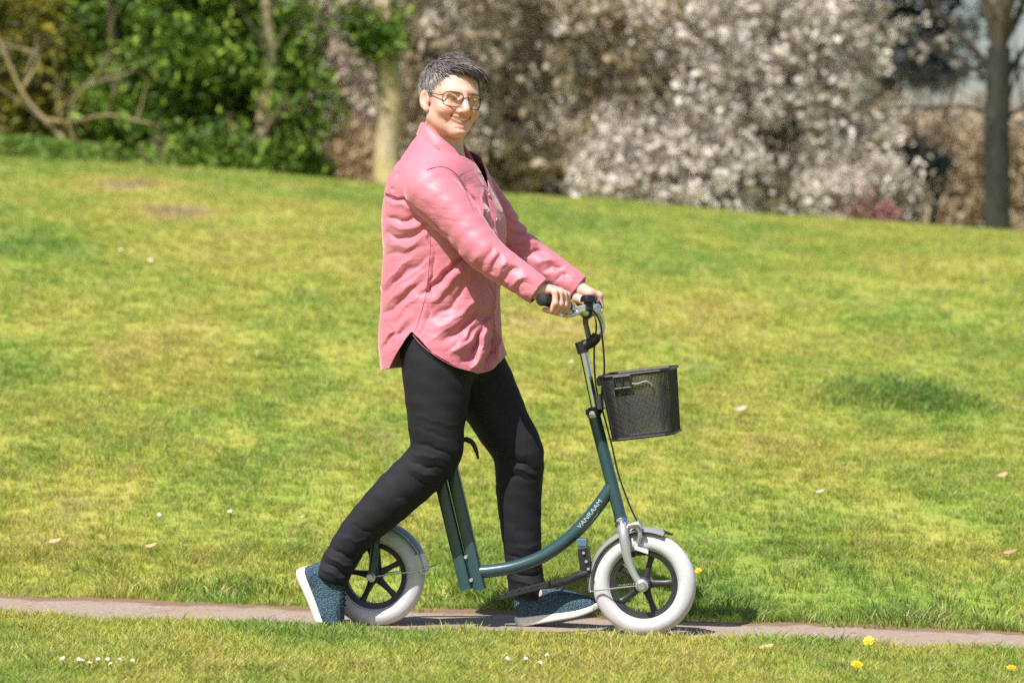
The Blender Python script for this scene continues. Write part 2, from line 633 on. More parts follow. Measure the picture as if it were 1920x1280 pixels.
er = N_('FunctionNodeEulerToRotation'); L_(cx.outputs[0], er.inputs[0]); L_(er.outputs[0], iop.inputs['Rotation'])
L_(named('tuft_size'), iop.inputs['Scale'])
sm_ = N_('GeometryNodeSetMaterial'); sm_.inputs['Material'].default_value = gb.m
L_(iop.outputs[0], sm_.inputs[0]); L_(sm_.outputs[0], go_.inputs[0])
grass.modifiers.new('sow', 'NODES').node_group = ng
# ------------------------------------------------------------------ trees and shrubs beyond the crest
def leaf_mesh(name, C, size, nrm_up=.3, shape='leaf', seed=1, fold=.25):
    """C (n,3) leaf centres; every leaf a small bent four-cornered blade of its own size and turn"""
    r = np.random.default_rng(seed)
    n = len(C)
    a = r.normal(0, 1, (n, 3)); a[:, 2] += nrm_up
    a /= np.linalg.norm(a, axis=1)[:, None]
    b = r.normal(0, 1, (n, 3))
    b -= a * (a * b).sum(1)[:, None]; b /= np.linalg.norm(b, axis=1)[:, None]
    c = np.cross(a, b)
    L = (size * r.uniform(.6, 1.35, n))[:, None]
    W = L * (.34 if shape == 'leaf' else .55)
    V = np.stack([C - b * L, C - b * L * .1 + c * W + a * L * fold, C + b * L, C - b * L * .1 - c * W + a * L * fold], 1).reshape(-1, 3)
    F = np.arange(n * 4).reshape(n, 4)
    me = mesh_np(name, V, np.concatenate([F[:, [0, 1, 2]], F[:, [0, 2, 3]]]))
    fattr(me, 'tint', np.repeat(r.random(n), 4))
    return me

def leaf_mat(name, stops, trans=.3, clump=1.2, wt=.55, wn=.6):
    m = NT(name)
    f = m.math('ADD', m.math('MULTIPLY', m.attr('tint'), wt), m.math('MULTIPLY', m.noise(clump, 3, m.pos()), wn))
    f = m.math('ADD', f, -.06)
    return m.leafy(m.ramp(f, stops), trans)

def bark(name, a, b, moss=None, amt=.5):
    m = NT(name)
    st = m.noise(7, 6, m.pos((3, 3, .7)), .65)
    c = m.ramp(st, [(.3, a), (.7, b)])
    if moss:
        c = m.mix(m.ramp(m.noise(2.2, 4, m.pos()), [(.62 - amt * .4, 0), (.78 - amt * .3, 1)]), c, moss)
    return m.bsdf(c, .9, spec=.2, normal=m.bump(st, .9, .03))

B_MOSS = bark('mossy_bark', (.32, .255, .17), (.60, .49, .34), (.50, .40, .20), .45)
B_GREY = bark('grey_bark', (.018, .018, .017), (.060, .058, .052), (.05, .055, .025), .2)
B_TWIG = bark('twig_bark', (.10, .075, .050), (.30, .23, .16))
B_PALE = bark('pale_bark', (.20, .15, .09), (.42, .33, .21), (.45, .38, .16), .4)
B_DARK = bark('dark_bark', (.020, .017, .015), (.075, .062, .050))

def limbs(mb, p, d, r, length, depth, spread=.6, up=.1, rng=random, tips=None, seg=7):
    """a tapering, bending limb that splits"""
    n = 6
    P, R = [np.array(p, float)], [r]
    d = np.array(d, float); d /= np.linalg.norm(d)
    for i in range(n):
        d = d + np.array([rng.gauss(0, .12), rng.gauss(0, .12), rng.gauss(0, .09) + up * .25])
        d /= np.linalg.norm(d)
        P.append(P[-1] + d * length / n)
        R.append(r * (1 - .55 * (i + 1) / n))
    mb.tube(P, R, seg if depth > 1 else 5)
    if tips is not None:
        tips += [(q, depth) for q in P[2:]]
    if depth > 0:
        for i in range(rng.randint(2, 4)):
            k = rng.randint(2, n)
            e = d + np.array([rng.gauss(0, spread), rng.gauss(0, spread), rng.gauss(0, spread * .7) + up])
            limbs(mb, P[k], e, R[k] * .75, length * rng.uniform(.5, .8), depth - 1, spread, up, rng, tips, seg)

def clumps(n, per, boxlo, boxhi, sig, seed, keep=None, sq=1.0):
    r = np.random.default_rng(seed)
    c = r.uniform(boxlo, boxhi, (n, 3))
    if keep is not None:
        c = c[keep(c)]
    m = r.integers(int(per * .5), int(per * 1.5), len(c))
    q = np.repeat(c, m, 0) + r.normal(0, 1, (m.sum(), 3)) * np.repeat(sig * r.uniform(.5, 1.4, len(c)), m)[:, None] * (1, 1, sq)
    return q, c

def gz(x, y):
    return float(ground_z(x, y))

# --- evergreen shrub on the left (image 0-600)
def blob(c, cen, rad):
    return (((c - cen) / rad) ** 2).sum(1) < 1

def shrub(name, label, cen, rad, n, per, sig, lsize, mat, stem_mat, seed, cat='shrub', group=None, ground=None, nst=6, holes=.0, extra=None, up=.6, twigs=3):
    base = (cen[0], cen[1], gz(cen[0], cen[1]) - .05)
    root = thing(name, label, cat, base, group)
    rr = random.Random(seed)
    cen = np.array(cen, float); rad = np.array(rad, float)
    keep = lambda c: blob(c, cen, rad) & (vnoise(c[:, 0] + seed, c[:, 2] + c[:, 1] * .5, 1.6, seed) > holes)
    q, c = clumps(n, per, cen - rad, cen + rad, sig, seed, keep)
    q = q[q[:, 2] > ground_z(q[:, 0], q[:, 1]) + .01]
    link('foliage', leaf_mesh('foliage', q, lsize, up, seed=seed), mat, root, shade=False)
    mb = MB()
    for i in range(nst):
        x = cen[0] + rr.uniform(-.5, .5) * rad[0] * .8
        y = cen[1] + rr.uniform(-.3, .3) * rad[1]
        t = np.array([cen[0] + rr.uniform(-.9, .9) * rad[0], cen[1] + rr.uniform(-.8, .5) * rad[1], cen[2] + rr.uniform(-.2, .7) * rad[2]])
        p = np.array([x, y, gz(x, y) - .05])
        limbs(mb, p, t - p, rr.uniform(.025, .05), np.linalg.norm(t - p), 2, .45, .15, rr)
    mb.build('stem', stem_mat, root)
    return root

M_EVER = leaf_mat('evergreen_leaf', [(.15, (.011, .030, .006)), (.36, (.044, .105, .013)), (.55, (.14, .25, .030)), (.77, (.33, .45, .065))], .26, 2.2)
M_YELL = leaf_mat('yellowing_leaf', [(.15, (.022, .032, .008)), (.36, (.070, .085, .014)), (.58, (.22, .21, .026)), (.84, (.52, .43, .045))], .3, 2.0)
M_BLOS = leaf_mat('white_blossom', [(.16, (.17, .135, .09)), (.36, (.40, .34, .285)), (.56, (.70, .635, .58)), (.82, (.88, .83, .78))], .25, 2.0, .40, .78)
M_BLOS2 = leaf_mat('dull_blossom', [(.20, (.20, .16, .085)), (.42, (.36, .275, .165)), (.58, (.56, .48, .38)), (.80, (.78, .72, .67))], .25, 2.0, .32, .85)
M_PINK = leaf_mat('pink_grey_blossom', [(.15, (.34, .25, .21)), (.45, (.58, .46, .43)), (.85, (.78, .67, .65))], .3, 1.4)
M_BEECH = leaf_mat('dry_beech_leaf', [(.15, (.27, .20, .13)), (.45, (.48, .38, .26)), (.85, (.66, .55, .41))], .25, .9)
M_RUST = leaf_mat('rusty_leaf', [(.15, (.26, .18, .09)), (.5, (.46, .31, .17)), (.85, (.60, .44, .27))], .25, 1.5)
M_CONI = leaf_mat('blue_green_needle', [(.2, (.006, .012, .016)), (.6, (.018, .034, .042)), (.9, (.060, .085, .090))], .1, 1.5)
M_OLIVE = leaf_mat('far_olive_leaf', [(.15, (.09, .07, .045)), (.5, (.19, .155, .10)), (.85, (.30, .25, .17))], .2, .5)
M_COVER = leaf_mat('ground_cover_leaf', [(.15, (.060, .120, .018)), (.5, (.160, .260, .045)), (.85, (.27, .36, .08))], .3, 3)

def here(px, py, Y):
    return at(px, py, Y)

random.seed(21)
c = here(330, 60, 17.6)
shrub('evergreen_shrub', 'dense dark green glossy-leaved shrub on the crest behind the lawn', (c[0], 17.6, c[2]), (.75, 1.0, 1.25), 520, 95, .12, .050, M_EVER, B_DARK, 31, nst=3)
c = here(60, 20, 17.8)
shrub('yellowing_shrub', 'sparse shrub with yellowing leaves and bare crossing stems at the far left', (c[0], 17.9, c[2]), (.95, .9, 1.35), 420, 60, .13, .046, M_YELL, B_TWIG, 32, holes=.22, nst=6)
c = here(150, 200, 18.4)
shrub('evergreen_shrub', 'low dark green shrub filling in behind the bare crossing stems', (c[0], 18.7, c[2]), (1.6, .7, .95), 330, 80, .13, .050, M_EVER, B_DARK, 33, nst=3)
c = here(520, 30, 17.9)
shrub('evergreen_shrub', 'ragged dark evergreen branches beside the pale leaning trunk', (c[0], 17.6, c[2]), (.34, .5, 1.35), 240, 40, .10, .048, M_EVER, B_TWIG, 34, holes=.36, nst=1)
c = here(560, 290, 17.4)
shrub('ivy_bush', 'small dark ivy bush at the foot of the pale trunk', (c[0], 17.2, gz(c[0], 17.2) + .16), (.24, .3, .30), 60, 60, .07, .045, M_EVER, B_TWIG, 35, 'bush', nst=3)
c = here(420, 300, 17.0)
shrub('ivy_bush', 'dark low bush in the shade under the glossy shrub', (c[0], 16.8, gz(c[0], 16.8) + .14), (.62, .35, .22), 150, 60, .07, .045, M_EVER, B_TWIG, 36, 'bush', nst=3)

# bare pale stems that cross in front of the yellowing shrub: one dead branch with its forks
root = thing('dead_branch', 'pale bare forked branch leaning in front of the yellowing shrub', 'branch', (*here(150, 285, 16.6)[:2], gz(*here(150, 285, 16.6)[:2])))
mb = MB()
mb.tube([here(x, y, 16.7) for x, y in ((165, 312), (140, 280), (82, 224), (40, 170), (8, 95), (-20, 40))], [.019, .018, .017, .014, .012, .009], 7, 4)
mb.build('stem', B_PALE, root)
mb = MB(); mb.tube([here(x, y, 16.65) for x, y in ((80, 222), (130, 228), (200, 216), (255, 226), (304, 236))], [.012, .012, .010, .008, .005], 6, 4)
mb.build('side_branch', B_PALE, root)
mb = MB(); mb.tube([here(x, y, 16.75) for x, y in ((155, 300), (140, 262), (130, 228), (150, 170), (230, 140), (290, 122))], [.014, .012, .010, .008, .006, .004], 6, 4)
mb.build('side_branch', B_PALE, root)
mb = MB(); mb.tube([here(x, y, 16.75) for x, y in ((40, 170), (70, 120), (66, 100), (8, 84))], [.014, .012, .01, .008], 6, 4)
mb.build('side_branch', B_PALE, root)
mb = MB()
_rr = random.Random(9)
for (x, y) in ((120, 262), (82, 224), (40, 170), (20, 120), (200, 216), (255, 226), (150, 170), (230, 140)):
    a = here(x, y, 16.7)
    limbs(mb, a, (_rr.uniform(-1, 1), _rr.uniform(-.4, .4), _rr.uniform(.2, 1)), .007, _rr.uniform(.3, .55), 2, .5, .15, _rr, None, 5)
kind(mb.build('twig', B_PALE, root), 'stuff')

# pale slanting trunk with ivy between the shrubs
def trunk_tree(name, label, px, pxtop, ytop, Y, rbase, rtop, mat, cat='tree', flare=1.25, wob=.03, seed=1, forks=()):
    b = here(px, 300, Y); t = here(pxtop, ytop, Y)
    z0 = gz(b[0], Y) - .1
    root = thing(name, label, cat, (b[0], Y, z0))
    rr = random.Random(seed)
    P, R = [], []
    for i in range(9):
        k = i / 8
        P.append(np.array([b[0] + (t[0] - b[0]) * k + rr.gauss(0, wob), Y + rr.gauss(0, wob), z0 + (t[2] - z0) * k]))
        R.append((rbase + (rtop - rbase) * k) * (1 + (flare - 1) * math.exp(-k * 9)))
    mb = MB(); mb.tube(P, R, 14, 4)
    mb.build('trunk', mat, root)
    return root, P

root, P = trunk_tree('ivy_tree', 'short pale slanting trunk between dark evergreen branches', 490, 505, -160, 17.0, .062, .045, bark('lichen_bark', (.16, .13, .085), (.36, .30, .20), (.30, .27, .10), .45), seed=5)
mb = MB()
for i in range(5):
    limbs(mb, P[4 + i % 4], (random.uniform(-1, 1), random.uniform(-.6, .4), .8), .014, .7, 2, .5, .2)
mb.build('branch', B_TWIG, root)
q, _ = clumps(46, 46, np.array(P[5]) - (.5, .3, .9), np.array(P[8]) + (.5, .3, .6), .10, 41)
link('foliage', leaf_mesh('foliage', q, .048, .5, seed=41), M_EVER, root, shade=False)

# straight mossy trunk behind the person's head
root, P = trunk_tree('mossy_tree', 'straight tan mossy tree trunk right behind the head of the person', 727, 725, -420, 17.3, .110, .092, B_MOSS, wob=.012, seed=6, flare=1.02)
mb = MB()
for i in range(7):
    limbs(mb, P[8], (random.uniform(-1, 1), random.uniform(-1, 1), random.uniform(.5, 1.2)), .05, 1.5, 2, .5, .2)
mb.build('branch', B_TWIG, root)
mb = MB()
limbs(mb, here(722, 85, 17.3), here(650, 20, 17.0) - here(722, 85, 17.3), .014, .45, 1, .5, .2)
mb.build('side_branch', B_TWIG, root)
q, _ = clumps(26, 40, here(655, 95, 17.2) - (0, .12, 0), here(745, 20, 17.2) + (0, .12, 0), .06, 43)
link('foliage', leaf_mesh('foliage', q, .045, .5, seed=43), M_EVER, root, shade=False)

# blossom trees: many-stemmed, clumps of petals along the twigs
def blossom(name, label, px, Y, half_px, top_py, mat, seed, n=420, per=34, sig=.12, psize=.032, dense=.42, cat='shrub', low=0.0, twig=B_TWIG, depth=.8, group=None):
    """shrub filling px-half..px+half across and up to image row top_py at depth Y"""
    l, r_, t = here(px - half_px, 300, Y), here(px + half_px, 300, Y), here(px, top_py, Y)
    cx = (l[0] + r_[0]) / 2; rx = (r_[0] - l[0]) / 2
    z0 = gz(cx, Y) - .05
    hgt = t[2] - z0
    root = thing(name, label, cat, (cx, Y, z0), group)
    rr = random.Random(seed)
    mb, tips = MB(), []
    for i in range(9):
        a = rr.uniform(0, 2 * math.pi)
        p = np.array([cx + math.cos(a) * rx * .18, Y + math.sin(a) * .25, z0])
        t_ = np.array([cx + rr.uniform(-.8, .8) * rx, Y + rr.uniform(-.7, .7) * depth, z0 + hgt * rr.uniform(.45, .8)])
        limbs(mb, p, t_ - p, rr.uniform(.03, .055), np.linalg.norm(t_ - p) * .8, 3, .5, .12, rr, tips, 6)
    mb.build('stem', twig, root)
    r = np.random.default_rng(seed)
    lo = np.array([cx - rx, Y - depth, z0 + low * hgt]); hi = np.array([cx + rx, Y + depth, z0 + hgt])
    cen = np.array([cx, Y, z0 + hgt * .42]); rad = np.array([rx, depth, hgt * .60])
    keep = lambda c: blob(c, cen, rad * 1.02) & (vnoise(c[:, 0] * 1.0 + seed * 3, c[:, 2] + c[:, 1] * .7, 2.1, seed) * .55 + vnoise(c[:, 0] + 9, c[:, 2] * 1.3 + c[:, 1], 5.0, seed + 1) * .45 > dense)
    q, c = clumps(n, per, lo, hi, sig, seed, keep, .8)
    tp = np.array([p for p, d in tips if d <= 1])
    if len(tp):
        tp = tp[r.permutation(len(tp))[:n // 3]]
        q = np.concatenate([q, np.repeat(tp, 10, 0) + r.normal(0, .06, (len(tp) * 10, 3))])
    q = q[q[:, 2] > ground_z(q[:, 0], q[:, 1]) + .01]
    link('blossom', leaf_mesh('blossom', q, psize, .4, 'petal', seed), mat, root, shade=False)
    return root

blossom('magnolia', 'large shrub covered in cream white blossom, right of the person', 1385, 20.5, 285, -140, M_BLOS, 51, 1900, 24, .085, .042, .39, depth=1.5)
blossom('magnolia', 'duller olive and cream blossom shrub standing behind the head and shoulders', 1010, 20.0, 300, -190, M_BLOS2, 52, 1350, 24, .085, .046, .45, depth=1.4)
blossom('magnolia', 'low white blossom bush at the crest below the large cream one', 1250, 17.6, 180, 225, M_BLOS, 53, 360, 26, .07, .032, .46, depth=.5)
blossom('magnolia', 'small pale blossom spray drooping to the grass beside the brown hedge', 1628, 18.4, 95, 300, M_BLOS, 54, 170, 26, .07, .032, .36, depth=.45)
blossom('cherry_tree', 'hazy pinkish grey blossom tree seen between evergreen shrub and mossy trunk', 640, 24.0, 190, -160, M_PINK, 55, 1500, 30, .10, .036, .18, cat='tree', depth=.8)
blossom('rusty_bush', 'small rusty orange bush at the crest between evergreen shrub and mossy trunk', 650, 22.5, 75, 240, M_RUST, 56, 130, 26, .07, .032, .3, cat='bush', depth=.35)
blossom('red_bush', 'low dull red bush at the crest beneath the white spray', 1640, 17.9, 38, 372, leaf_mat('dull_red_leaf', [(.2, (.22, .10, .09)), (.6, (.40, .19, .18)), (.9, (.55, .32, .30))], .2), 57, 40, 24, .05, .03, .2, cat='bush', depth=.2)

# brown hedge on the right and the dark conifer over it
def hedge(name, label, px0, px1, Y, top_py, mat, seed, n, per, sig, lsize, depth=.6, cat='hedge'):
    l, r_, t = here(px0, 300, Y), here(px1, 300, Y), here(px0, top_py, Y)
    z0 = min(gz(l[0], Y), gz(r_[0], Y)) - .1
    root = thing(name, label, cat, ((l[0] + r_[0]) / 2, Y, z0))
    q, c = clumps(n, per, (l[0], Y - depth, z0), (r_[0], Y + depth, t[2]), sig, seed)
    link('foliage', leaf_mesh('foliage', q, lsize, .3, seed=seed), mat, root, shade=False)
    rr = random.Random(seed); mb = MB()
    for i in range(16):
        x = l[0] + (r_[0] - l[0]) * (i + rr.random()) / 16
        limbs(mb, (x, Y, z0), (rr.gauss(0, .2), rr.gauss(0, .2), 1), .03, (t[2] - z0) * .7, 2, .4, .3, rr, None, 5)
    mb.build('stem', B_TWIG, root)
    return root

hedge('beech_hedge', 'tan beech hedge holding its dry leaves beyond the dark trunk', 1560, 2160, 26, 215, M_BEECH, 61, 1300, 34, .13, .05)
c = here(1660, -60, 29)
root = thing('conifer', 'dark blue green conifer rising behind the cream blossom', 'tree', (c[0], 29, gz(c[0], 29)))
mb = MB(); mb.tube([(c[0], 29, gz(c[0], 29)), (c[0] + .05, 29, 3), (c[0], 29, 9)], [.2, .17, .04], 9, 3)
rr = random.Random(5); cl = []
for i in range(230):
    z = rr.uniform(2.95, 8.5)
    a = rr.uniform(0, 2 * math.pi)
    ln = (9.2 - z) * .20 * rr.uniform(.6, 1.15)
    p0 = np.array([c[0], 29, z]); p1 = p0 + np.array([math.cos(a) * ln, math.sin(a) * ln, -ln * .22])
    mb.tube([p0, (p0 + p1) / 2 + (0, 0, .06), p1], [.03, .02, .006], 5, 2)
    for k in range(26):
        u = rr.random() ** .6
        cl.append(p0 + (p1 - p0) * u + np.array([rr.gauss(0, .09), rr.gauss(0, .09), rr.gauss(-.05, .06)]))
mb.build('trunk', B_DARK, root)
cl = np.array(cl); r = np.random.default_rng(3)
q = np.repeat(cl, 4, 0) + r.normal(0, .05, (len(cl) * 4, 3))
link('foliage', leaf_mesh('foliage', q, .06, .4, seed=62), M_CONI, root, shade=False)
shrub('dark_bush', 'small dark bush in front of the tan hedge', (*here(1722, 310, 22)[:2], here(1722, 310, 22)[2]), (.22, .25, .20), 70, 45, .06, .045, M_CONI, B_DARK, 63, 'bush', nst=3)

# grey trunk at the right with its forks
root, P = trunk_tree('bare_tree', 'dark grey bare tree trunk forking at the right edge of the lawn', 1868, 1872, 88, 17.2, .108, .098, B_GREY, wob=.006, seed=8, flare=1.06)
mb = MB()
fk = here(1872, 100, 17.2)
for (x, y, Y, r0) in ((1818, -90, 17.0, .05), (1850, -120, 17.5, .055), (1885, -130, 17.2, .06), (1915, -80, 16.9, .05), (1930, -20, 17.6, .04)):
    e = here(x, y, Y)
    mid = fk * .5 + e * .5 + (random.gauss(0, .03), 0, random.gauss(0, .03))
    mb.tube([fk - (0, 0, .12), fk * .8 + mid * .2, mid, e, e + (e - mid) * 1.4], [r0 * 1.3, r0, r0 * .85, r0 * .65, r0 * .35], 8, 4)
    for k in range(4):
        limbs(mb, mid * (1 - k / 5) + e * k / 5, (random.uniform(-1, 1), random.uniform(-.5, .5), random.uniform(.1, .9)), r0 * .33, .8, 2, .5, .1)
mb.build('fork', bark('fork_bark', (.05, .042, .032), (.16, .125, .085)), root)
mb = MB()
for (p0, p1, r0) in (((1850, 118), (1700, -10), .030), ((1852, 150), (1690, 60), .022), ((1880, 215), (1650, 206), .018), ((1890, 140), (1960, 60), .03), ((1886, 222), (1990, 190), .02)):
    a, b = here(*p0, 17.2), here(*p1, 17.6)
    mb.tube([a, a * .6 + b * .4 + (0, 0, .05), b], [r0, r0 * .75, r0 * .4], 7, 4)
    for k in range(3):
        limbs(mb, a * (1 - .3 * k) * 1 + b * .3 * k, (b - a) / 2 + np.array([random.gauss(0, .3), random.gauss(0, .2), random.gauss(.1, .3)]), r0 * .5, .6, 2, .5, .1)
mb.build('branch', B_DARK, root)

# the wood behind it all, one mass with gaps of sky
r = np.random.default_rng(77)
cw = []
for (x0, x1, n, ztop, dens) in ((-16, 4.9, 2900, 8.5, 1), (4.9, 16, 200, 2.2, 1)):
    q, _ = clumps(n, 26, (x0, 38, 0), (x1, 44, ztop), .28, int(90 + x0))
    cw.append(q)
kind(link('far_wood', leaf_mesh('far_wood', np.concatenate(cw), .13, .3, seed=78), M_OLIVE, shade=False), 'stuff')
# ground cover on the crest at the far left
q = r.normal(0, 1, (2600, 3)) * (.42, .35, .05) + here(20, 300, 15.6)
q[:, 2] = ground_z(q[:, 0], q[:, 1]) + r.uniform(.01, .16, len(q))
kind(link('ground_cover', leaf_mesh('ground_cover', q, .035, 1.2, seed=79), M_COVER, shade=False), 'stuff')
# ------------------------------------------------------------------ the walking bike
PAINT = NT('teal_paint')
_c = PAINT.ramp(PAINT.noise(6, 3, PAINT.obj()), [(.3, (.022, .058, .070)), (.7, (.030, .074, .086))])
PAINT = PAINT.bsdf(_c, .32, spec=.5, Coat_Weight=.5, Coat_Roughness=.12)
SILVER = plain('silver_metal', (.62, .63, .66), .32, .85, var=.08, bump=.05)
CHROME = plain('chrome', (.72, .73, .76), .16, 1.0, var=.05, bump=.02)
ALLOY = plain('silver_paint', (.50, .51, .54), .34, .55, var=.07, bump=.05)
BLACK = plain('black_plastic', (.018, .018, .020), .42, var=.3, bump=.2)
RUBBER = plain('black_rubber', (.022, .022, .024), .7, spec=.3, var=.3, bump=.3)
TYRE = NT('grey_white_rubber')
_n = TYRE.noise(14, 5, TYRE.obj(), .6)
_c = TYRE.ramp(_n, [(.3, (.52, .52, .55)), (.62, (.60, .60, .635)), (.82, (.42, .40, .39))])
TYRE = TYRE.bsdf(_c, .62, spec=.35, normal=TYRE.bump(TYRE.noise(90, 3, TYRE.obj()), .2, .002))
RIM = plain('black_rim', (.026, .026, .029), .4, var=.2)
PALE = plain('pale_grey_plastic', (.62, .61, .62), .5, var=.1)
PRINT = plain('pale_print', (.40, .47, .49), .5, var=.1, scale=300)

def local(c):
    """axes of the bike's plane at point c: along the heading, across to the near side, up"""
    return DIR, NRM, UP

bike = thing('walking_bike', 'dark teal pedalless walking bike with pale grey tyres on the path', 'walking bike',
             (F0 + DIR * -.40))

def wheel(hub, R, ang0, nm='wheel'):
    w = bpy.data.objects.new(nm, None); COL.objects.link(w); w.parent = bike
    w.location = Vector(hub) - bike.location
    t = .0275                        # half width of the tyre
    mj = R - .027
    prof = [(mj + .0285 * math.cos(a) - (.002 if abs(math.cos(a)) < .3 else 0), t * math.sin(a)) for a in np.linspace(0, 2 * math.pi, 18, endpoint=False)]
    MB().lathe(hub, NRM, prof, 72, True).build('tyre', TYRE, w)
    rp = [(mj - .020, .020), (mj - .020, .016), (mj - .031, .013), (mj - .040, .012), (mj - .040, -.012), (mj - .031, -.013), (mj - .020, -.016), (mj - .020, -.020), (mj - .014, -.018), (mj - .014, .018)]
    MB().lathe(hub, NRM, rp, 64, True).build('rim', RIM, w, sharp=30)
    MB().lathe(hub, NRM, [(0, .031), (.012, .031), (.013, .027), (.021, .024), (.024, .012), (.021, 0), (.024, -.012), (.021, -.024), (.013, -.027), (.012, -.031), (0, -.031)], 24).build('hub', RIM, w)
    for k in range(5):
        a = math.radians(ang0 + 72 * k)
        u = DIR * math.cos(a) + UP * math.sin(a); v = -DIR * math.sin(a) + UP * math.cos(a)
        mb = MB()
        st = [(.016, .0135, .010), (.034, .0095, .008), (.060, .0075, .0065), (mj - .042, .0095, .0065), (mj - .034, .016, .008)]
        V, F = [], []
        for (rr, hw, hd) in st:
            b = .5
            for (x, y) in ((-1, -b), (-b, -1), (b, -1), (1, -b), (1, b), (b, 1), (-b, 1), (-1, b)):
                V.append(hub + u * rr + v * hw * x + NRM * hd * y)
        for i in range(len(st) - 1):
            for j in range(8):
                F.append((i * 8 + j, i * 8 + (j + 1) % 8, i * 8 + 8 + (j + 1) % 8, i * 8 + 8 + j))
        F.append(tuple(range(8))); F.append(tuple(range(32, 40)))
        mb.add(V, F).build('spoke', RIM, w)
    MB().tube([hub + u_ for u_ in (NRM * -.046, NRM * .046)], .0055, 10).build('axle', SILVER, w)
    return w

HF = S(1208, 1101, 0)
RF = HF[2] - ground_z(HF[0], HF[1]) - .004
HR = S(703, 1085, 0)
RR = HR[2] - ground_z(HR[0], HR[1]) - .004
HR = HR + UP * (.150 - RR); RR = .150
HF = HF + UP * (.152 - RF); RF = .152
wheel(HF, RF, 75)
wheel(HR, RR, 100)

def fender(nm, hub, R, a0, a1, mat, w=.033, rise=.012):
    n = 9
    prof = []
    for s_, o in ((1, 0), (-1, -.0022)):
        for k in range(n):
            x = -1 + 2 * k / (n - 1)
            if s_ < 0: x = -x
            prof.append((R + rise + o + .010 * (1 - x * x) - .006, w * x))
    return MB().lathe(hub, NRM, prof, 28, True, math.radians(a0), math.radians(a1)).build(nm, mat, bike)

# lathe angles: measured from u=cross(axis, up); find its sign along the heading
_u = np.cross(NRM, UP); _sg = 1 if _u @ DIR > 0 else -1
def FA(deg):
    """picture angle (0 = forward, 90 = up) to lathe angle"""
    return deg if _sg > 0 else 180 - deg
def fend(nm, hub, R, a0, a1, mat, **k):
    b0, b1 = FA(a0), FA(a1)
    return fender(nm, hub, R, min(b0, b1), max(b0, b1), mat, **k)

ff = fend('front_fender', HF, RF, 68, 189, ALLOY)
rf = fend('rear_fender', HR, RR, 6, 128, plain('blue_silver_paint', (.36, .42, .49), .30, .4, var=.06, bump=.03))
def fp(hub, R, deg, t=0.0):
    a = math.radians(deg)
    return hub + (DIR * math.cos(a) + UP * math.sin(a)) * R + NRM * t
# black flap at the front fender's tip, pale end piece on the rear one
MB().tube([fp(HF, RF + .013, 70), fp(HF, RF + .014, 64), fp(HF, RF + .017, 60)], [.013, .014, .008], 10, 3, squash=(fp(HF, 1, 66) - HF, .28)).build('fender_tip', BLACK, ff)
MB().tube([fp(HR, RR + .004, 26, .022), fp(HR, RR + .002, 14, .024), fp(HR, RR + .006, 4, .020)], [.018, .021, .012], 10, 3, squash=(NRM, .35)).build('fender_end', PALE, rf)
# wire stays
mb = MB()
for sd in (1, -1):
    mb.tube([HF + NRM * .040 * sd, fp(HF, .08, 187, .040 * sd), fp(HF, RF + .004, 188, .034 * sd)], .0022, 6, 4)
    o = mb.build('fender_stay', SILVER, ff); mb = MB()
    mb.tube([HR + NRM * .040 * sd, fp(HR, .09, 8, .040 * sd), fp(HR, RR + .012, 9, .034 * sd), fp(HR, RR + .030, 10, .028 * sd)], .0022, 6, 4)
    mb.build('fender_stay', SILVER, rf); mb = MB()

# --- frame: two flat tubes side by side as the upright, curved main tube, head tube
def flat_post(nm, p0, p1, half_along, half_across, mat, parent):
    ax = (p1 - p0) / np.linalg.norm(p1 - p0)
    al = np.cross(ax, NRM); al /= np.linalg.norm(al)
    n = 24
    ring = []
    for k in range(n):
        a = 2 * math.pi * k / n
        ca, sa = math.cos(a), math.sin(a)
        e = .45
        ring.append((abs(ca) ** e * np.sign(ca) * half_along, abs(sa) ** e * np.sign(sa) * half_across))
    V = [p + al * x + NRM * y for p in (p0, p1) for x, y in ring]
    F = [(j, (j + 1) % n, n + (j + 1) % n, n + j) for j in range(n)] + [tuple(range(n)), tuple(range(n, 2 * n))]
    return MB().add(V, F).build(nm, mat, parent)
frame_up = flat_post('upright_tube', S(875, 1104), S(806, 815), .0186, .021, PAINT, bike)
frame_up2 = flat_post('upright_tube', S(900, 1104), S(833, 815), .0186, .021, PAINT, bike)
mb = MB()
for (x, y) in ((873, 1044), (883, 1087)):
    mb.tube([S(x, y, .020), S(x, y, .026)], .0055, 8)
    mb.build('bolt', SILVER, frame_up); mb = MB()
main = [(893, 1072), (925, 1069), (965, 1062), (1010, 1046), (1052, 1020), (1088, 988), (1116, 955), (1138, 924), (1150, 900)]
mt = MB().tube([S(x, y) for x, y in main], [.0205] * 7 + [.020, .017], 20, 6, squash=(UP, .95)).build('main_tube', PAINT, bike)
head_a, head_b = S(1114, 778), S(1164, 972)
MB().tube([head_a, head_b], .0185, 22).build('head_tube', PAINT, bike)
hd = (head_b - head_a) / np.linalg.norm(head_b - head_a)
MB().lathe(head_a, hd, [(0, -.014), (.019, -.014), (.0215, -.010), (.0215, .003), (.019, .006), (0, .006)], 24).build('head_cup', CHROME, bike)
MB().lathe(head_b, hd, [(0, -.004), (.020, -.004), (.022, 0), (.022, .006), (.018, .009), (.023, .012), (.023, .018), (0, .019)], 24).build('head_cup', CHROME, bike)
